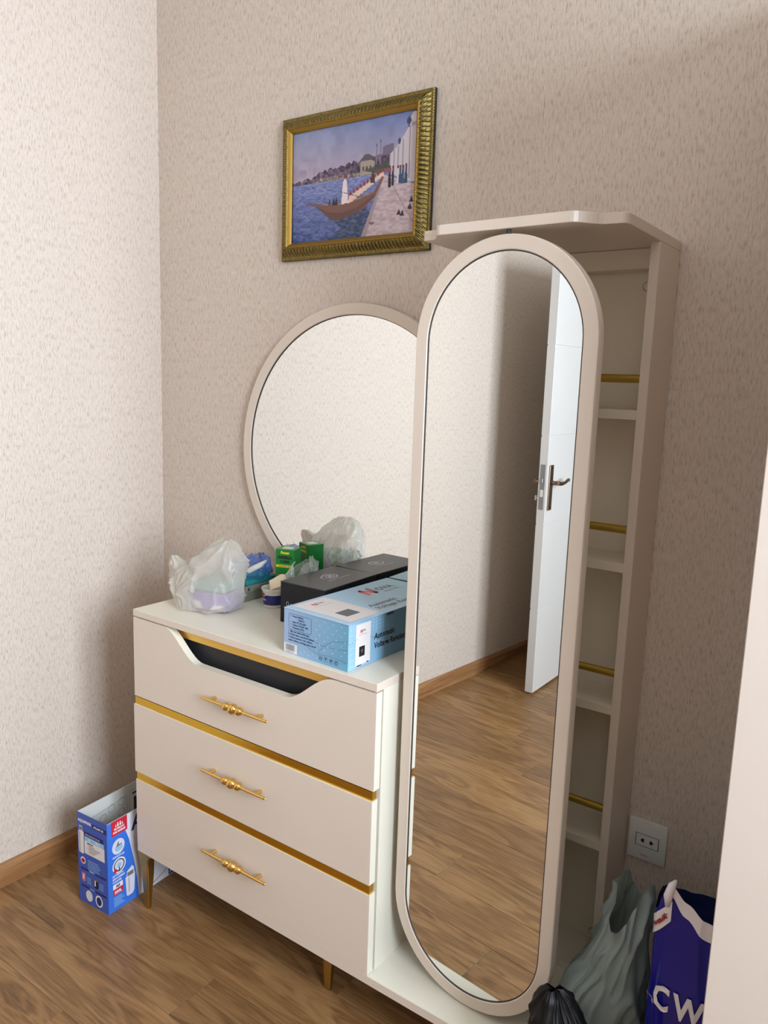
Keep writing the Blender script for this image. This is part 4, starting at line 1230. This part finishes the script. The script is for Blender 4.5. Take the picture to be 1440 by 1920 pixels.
def blue_film():
    t = thing('blue_plastic_wrap', 'crumpled blue plastic wrap with white edge lying on the teal lid', 'wrap', (.53, -.11, ZT + .058))
    z0 = ZT + .0575
    b = Bag([(z0, .510, -.110, .046, .040), (z0 + .010, .512, -.110, .050, .044), (z0 + .030, .514, -.108, .048, .040), (z0 + .048, .516, -.104, .036, .030), (z0 + .066, .522, -.098, .020, .014)], 31, .011, .008, 5, (14, 30), .9)
    def top(a): return z0 + .056 + .020 * noise.noise(Vector((math.cos(a) * 2, math.sin(a) * 2, 3.3)))
    b.mesh(110, 40, top).build('wrap_film', plastic_film('blue_film', (84, 130, 214), .50, .22, .4), t, True)
    b2 = Bag([(z0, .535, -.118, .032, .040), (z0 + .012, .537, -.120, .034, .042), (z0 + .026, .539, -.122, .026, .034)], 37, .009, .004, 6, (15, 32), .9)
    b2.mesh(90, 24).build('wrap_film', plastic_film('teal_film', (64, 150, 180), .55, .22, .4), t, True)
    # white hemmed strip
    path = [(.528, -.160, z0 + .004), (.540, -.156, z0 + .016), (.553, -.146, z0 + .028), (.566, -.128, z0 + .038), (.574, -.110, z0 + .050)]
    MB().tube(path, [.003, .0065, .0085, .008, .003], 10).build('wrap_hem', plastic_film('white_hem', (236, 234, 224), .9, .35, .3), t, True)
blue_film()

def clear_film():
    t = thing('clear_plastic_wrap', 'crumpled clear plastic wrap between green box and black box', 'wrap', (.70, -.125, ZT))
    m = plastic_film('clear_film', (214, 220, 212), .26, .08, .35, .9)
    b = Bag([(ZT + .001, .708, -.120, .022, .040), (ZT + .03, .709, -.120, .025, .046), (ZT + .08, .710, -.118, .025, .046), (ZT + .115, .712, -.112, .024, .036), (ZT + .15, .716, -.104, .010, .012)], 43, .010, .012, 5, (15, 40), .9)
    def top(a): return ZT + .120 + .034 * noise.noise(Vector((math.cos(a) * 1.6, math.sin(a) * 1.6, 8.8)))
    b.mesh(110, 60, top).build('wrap_film', m, t)
clear_film()

def grey_bag():
    t = thing('grey_plastic_bag', 'tall pale grey plastic bag slumped beside the tall cabinet', 'bag', (1.662, -.29, 0))
    film = plastic_film('grey_bag_film', (150, 164, 160), .93, .38, .22)
    b = Bag([(.002, 1.668, -.300, .044, .070), (.02, 1.668, -.300, .050, .080), (.19, 1.668, -.300, .054, .086), (.27, 1.654, -.304, .072, .090), (.31, 1.647, -.306, .076, .090), (.36, 1.655, -.306, .070, .086), (.43, 1.676, -.304, .052, .070), (.50, 1.686, -.302, .037, .056), (.56, 1.690, -.298, .029, .048), (.62, 1.692, -.296, .029, .046)], 51, .013, .004, 5, (9, 22), .45)
    def top(a): return .560 + .032 * math.cos(2 * (a - PI * .93)) - .022 * max(0, math.cos(a - PI * 1.42)) ** 4 + .012 * noise.noise(Vector((math.cos(a) * 3, math.sin(a) * 3, 1.7)))
    b.mesh(150, 120, top).build('bag_body', film, t, True)
    MB().add([b.S(2 * PI * i / 40, .002, -.004) for i in range(40)], [tuple(range(40))]).build('bag_base', film, t)
grey_bag()

def blue_bag():
    t = thing('blue_carrier_bag', 'dark blue shop carrier bag with white lettering beside the wardrobe', 'bag', (1.805, -.31, 0))
    blue = mat('blue_bag_film', (10, 14, 132), 0.30)
    inner = mat('blue_bag_inside', (40, 48, 100), 0.4)
    white = mat('bag_white', (232, 226, 228), 0.4)
    L = [(.002, 1.808, -.310, .050, .072), (.02, 1.808, -.310, .054, .080), (.25, 1.808, -.312, .056, .086), (.45, 1.806, -.312, .057, .086), (.56, 1.804, -.308, .058, .080), (.68, 1.803, -.304, .057, .076)]
    SQ = .55
    b = Bag(L, 61, .005, .002, 5, (7, 16), .35, SQ)
    def ang(x, z):
        cx, cy, rx, ry = b.ring(z)
        u = max(-1, min(1, (x - cx) / rx))
        return 2 * PI - math.acos(math.copysign(abs(u) ** (1 / SQ), u))
    pk = ang(1.778, .64)                            # the peak of the front edge
    def top(a):
        d = (a - pk + PI) % (2 * PI) - PI
        h = (.600 + .058 * math.exp(-(d / .30) ** 2)) if d < 0 else (.612 + .046 * math.exp(-(d / .26) ** 2))
        return h - .040 * max(0, math.sin(a)) ** .5 + .006 * noise.noise(Vector((math.cos(a) * 2, math.sin(a) * 2, 6.1)))
    body = b.mesh(160, 110, top).build('bag_body', blue, t, True)
    b.mesh(160, 30, top, off=-.0012, za=.40).build('bag_lining', inner, t, True)
    MB().add([b.S(2 * PI * i / 40, .002, -.002) for i in range(40)], [tuple(range(40))]).build('bag_base', blue, t)
    # white hem turned over the right half of the front edge
    a1 = ang(1.856, .61)
    mb = MB(); n = 60
    def hemw(f): return .010 + .020 * math.sin(PI * min(1, f * .9 + .08))
    mb.grid(lambda i, j: b.S(pk + .01 + (a1 - pk) * i / n, top(pk + (a1 - pk) * i / n) - hemw(i / n) * (1 - j / 5) + .0015 * j / 5, .0022), n + 1, 6)
    mb.build('bag_hem', white, body, True)
    # knotted white corner at the peak
    mb = MB(); mb.tube([b.S(pk - .05, .622, .003), b.S(pk - .03, .640, .005), b.S(pk + .02, .660, .002), b.S(pk + .05, .668, -.004)], [.004, .0075, .0065, .002], 10)
    mb.build('bag_knot', white, body, True)
    # printed white band, rising to the right
    x0, x1 = 1.7500, 1.7815
    zc = lambda x: .565 + (x - x0) / (x1 - x0) * .050
    def on_band(x, v, off):
        z = zc(x) + v
        return b.S(ang(x, z), z, off)
    n = 40
    mb = MB().grid(lambda i, j: on_band(x0 + (x1 - x0) * i / n, -.018 + .036 * j / 5, .0024), n + 1, 6)
    band = mb.build('bag_label', white, body, True)
    mb = MB()
    text_mesh(mb, 'C', .0155, 1, lambda u, v: on_band(x0 + .0004 + u, v - .006, .0042), bold=.0006, sx=.58)
    text_mesh(mb, 'waik', .0165, 0, lambda u, v: on_band(x0 + .0082 + u, v - .006, .0042), bold=.0007, sx=.62)
    mb.build('lettering', [mat('bag_red_ink', (150, 20, 40), .4), INK['black']], band)
    # large white letters low on the front
    mb = MB()
    def on_front(x, z):
        return b.S(ang(x, z), z, .0030)
    text_mesh(mb, 'LC', .060, 0, lambda u, v: on_front(1.7490 + u, .440 + v), bold=.002, sx=.62)
    text_mesh(mb, 'WAI', .060, 0, lambda u, v: on_front(1.8000 + u, .437 + v), bold=.002, sx=.70)
    mb.build('lettering', [white], body)
blue_bag()

def black_bag():
    t = thing('black_plastic_bag', 'small black plastic bag on the floor before the grey bag', 'bag', (1.645, -.48, 0))
    b = Bag([(.002, 1.645, -.482, .060, .045), (.02, 1.645, -.482, .072, .056), (.20, 1.645, -.482, .076, .058), (.32, 1.642, -.480, .064, .050), (.39, 1.634, -.476, .040, .034), (.43, 1.626, -.474, .020, .017), (.445, 1.622, -.474, .002, .002)], 71, .011, .003, 5, (10, 24), .6)
    def top(a): return .420 + .010 * noise.noise(Vector((math.cos(a) * 2, math.sin(a) * 2, 2.2)))
    b.mesh(110, 80).build('bag_body', mat('black_bag_film', (14, 14, 15), .48, spec=.3), t, True)
    MB().add([b.S(2 * PI * i / 40, .002, -.004) for i in range(40)], [tuple(range(40))]).build('bag_base', mat('black_bag_base', (16, 16, 18), .32), t)
black_bag()
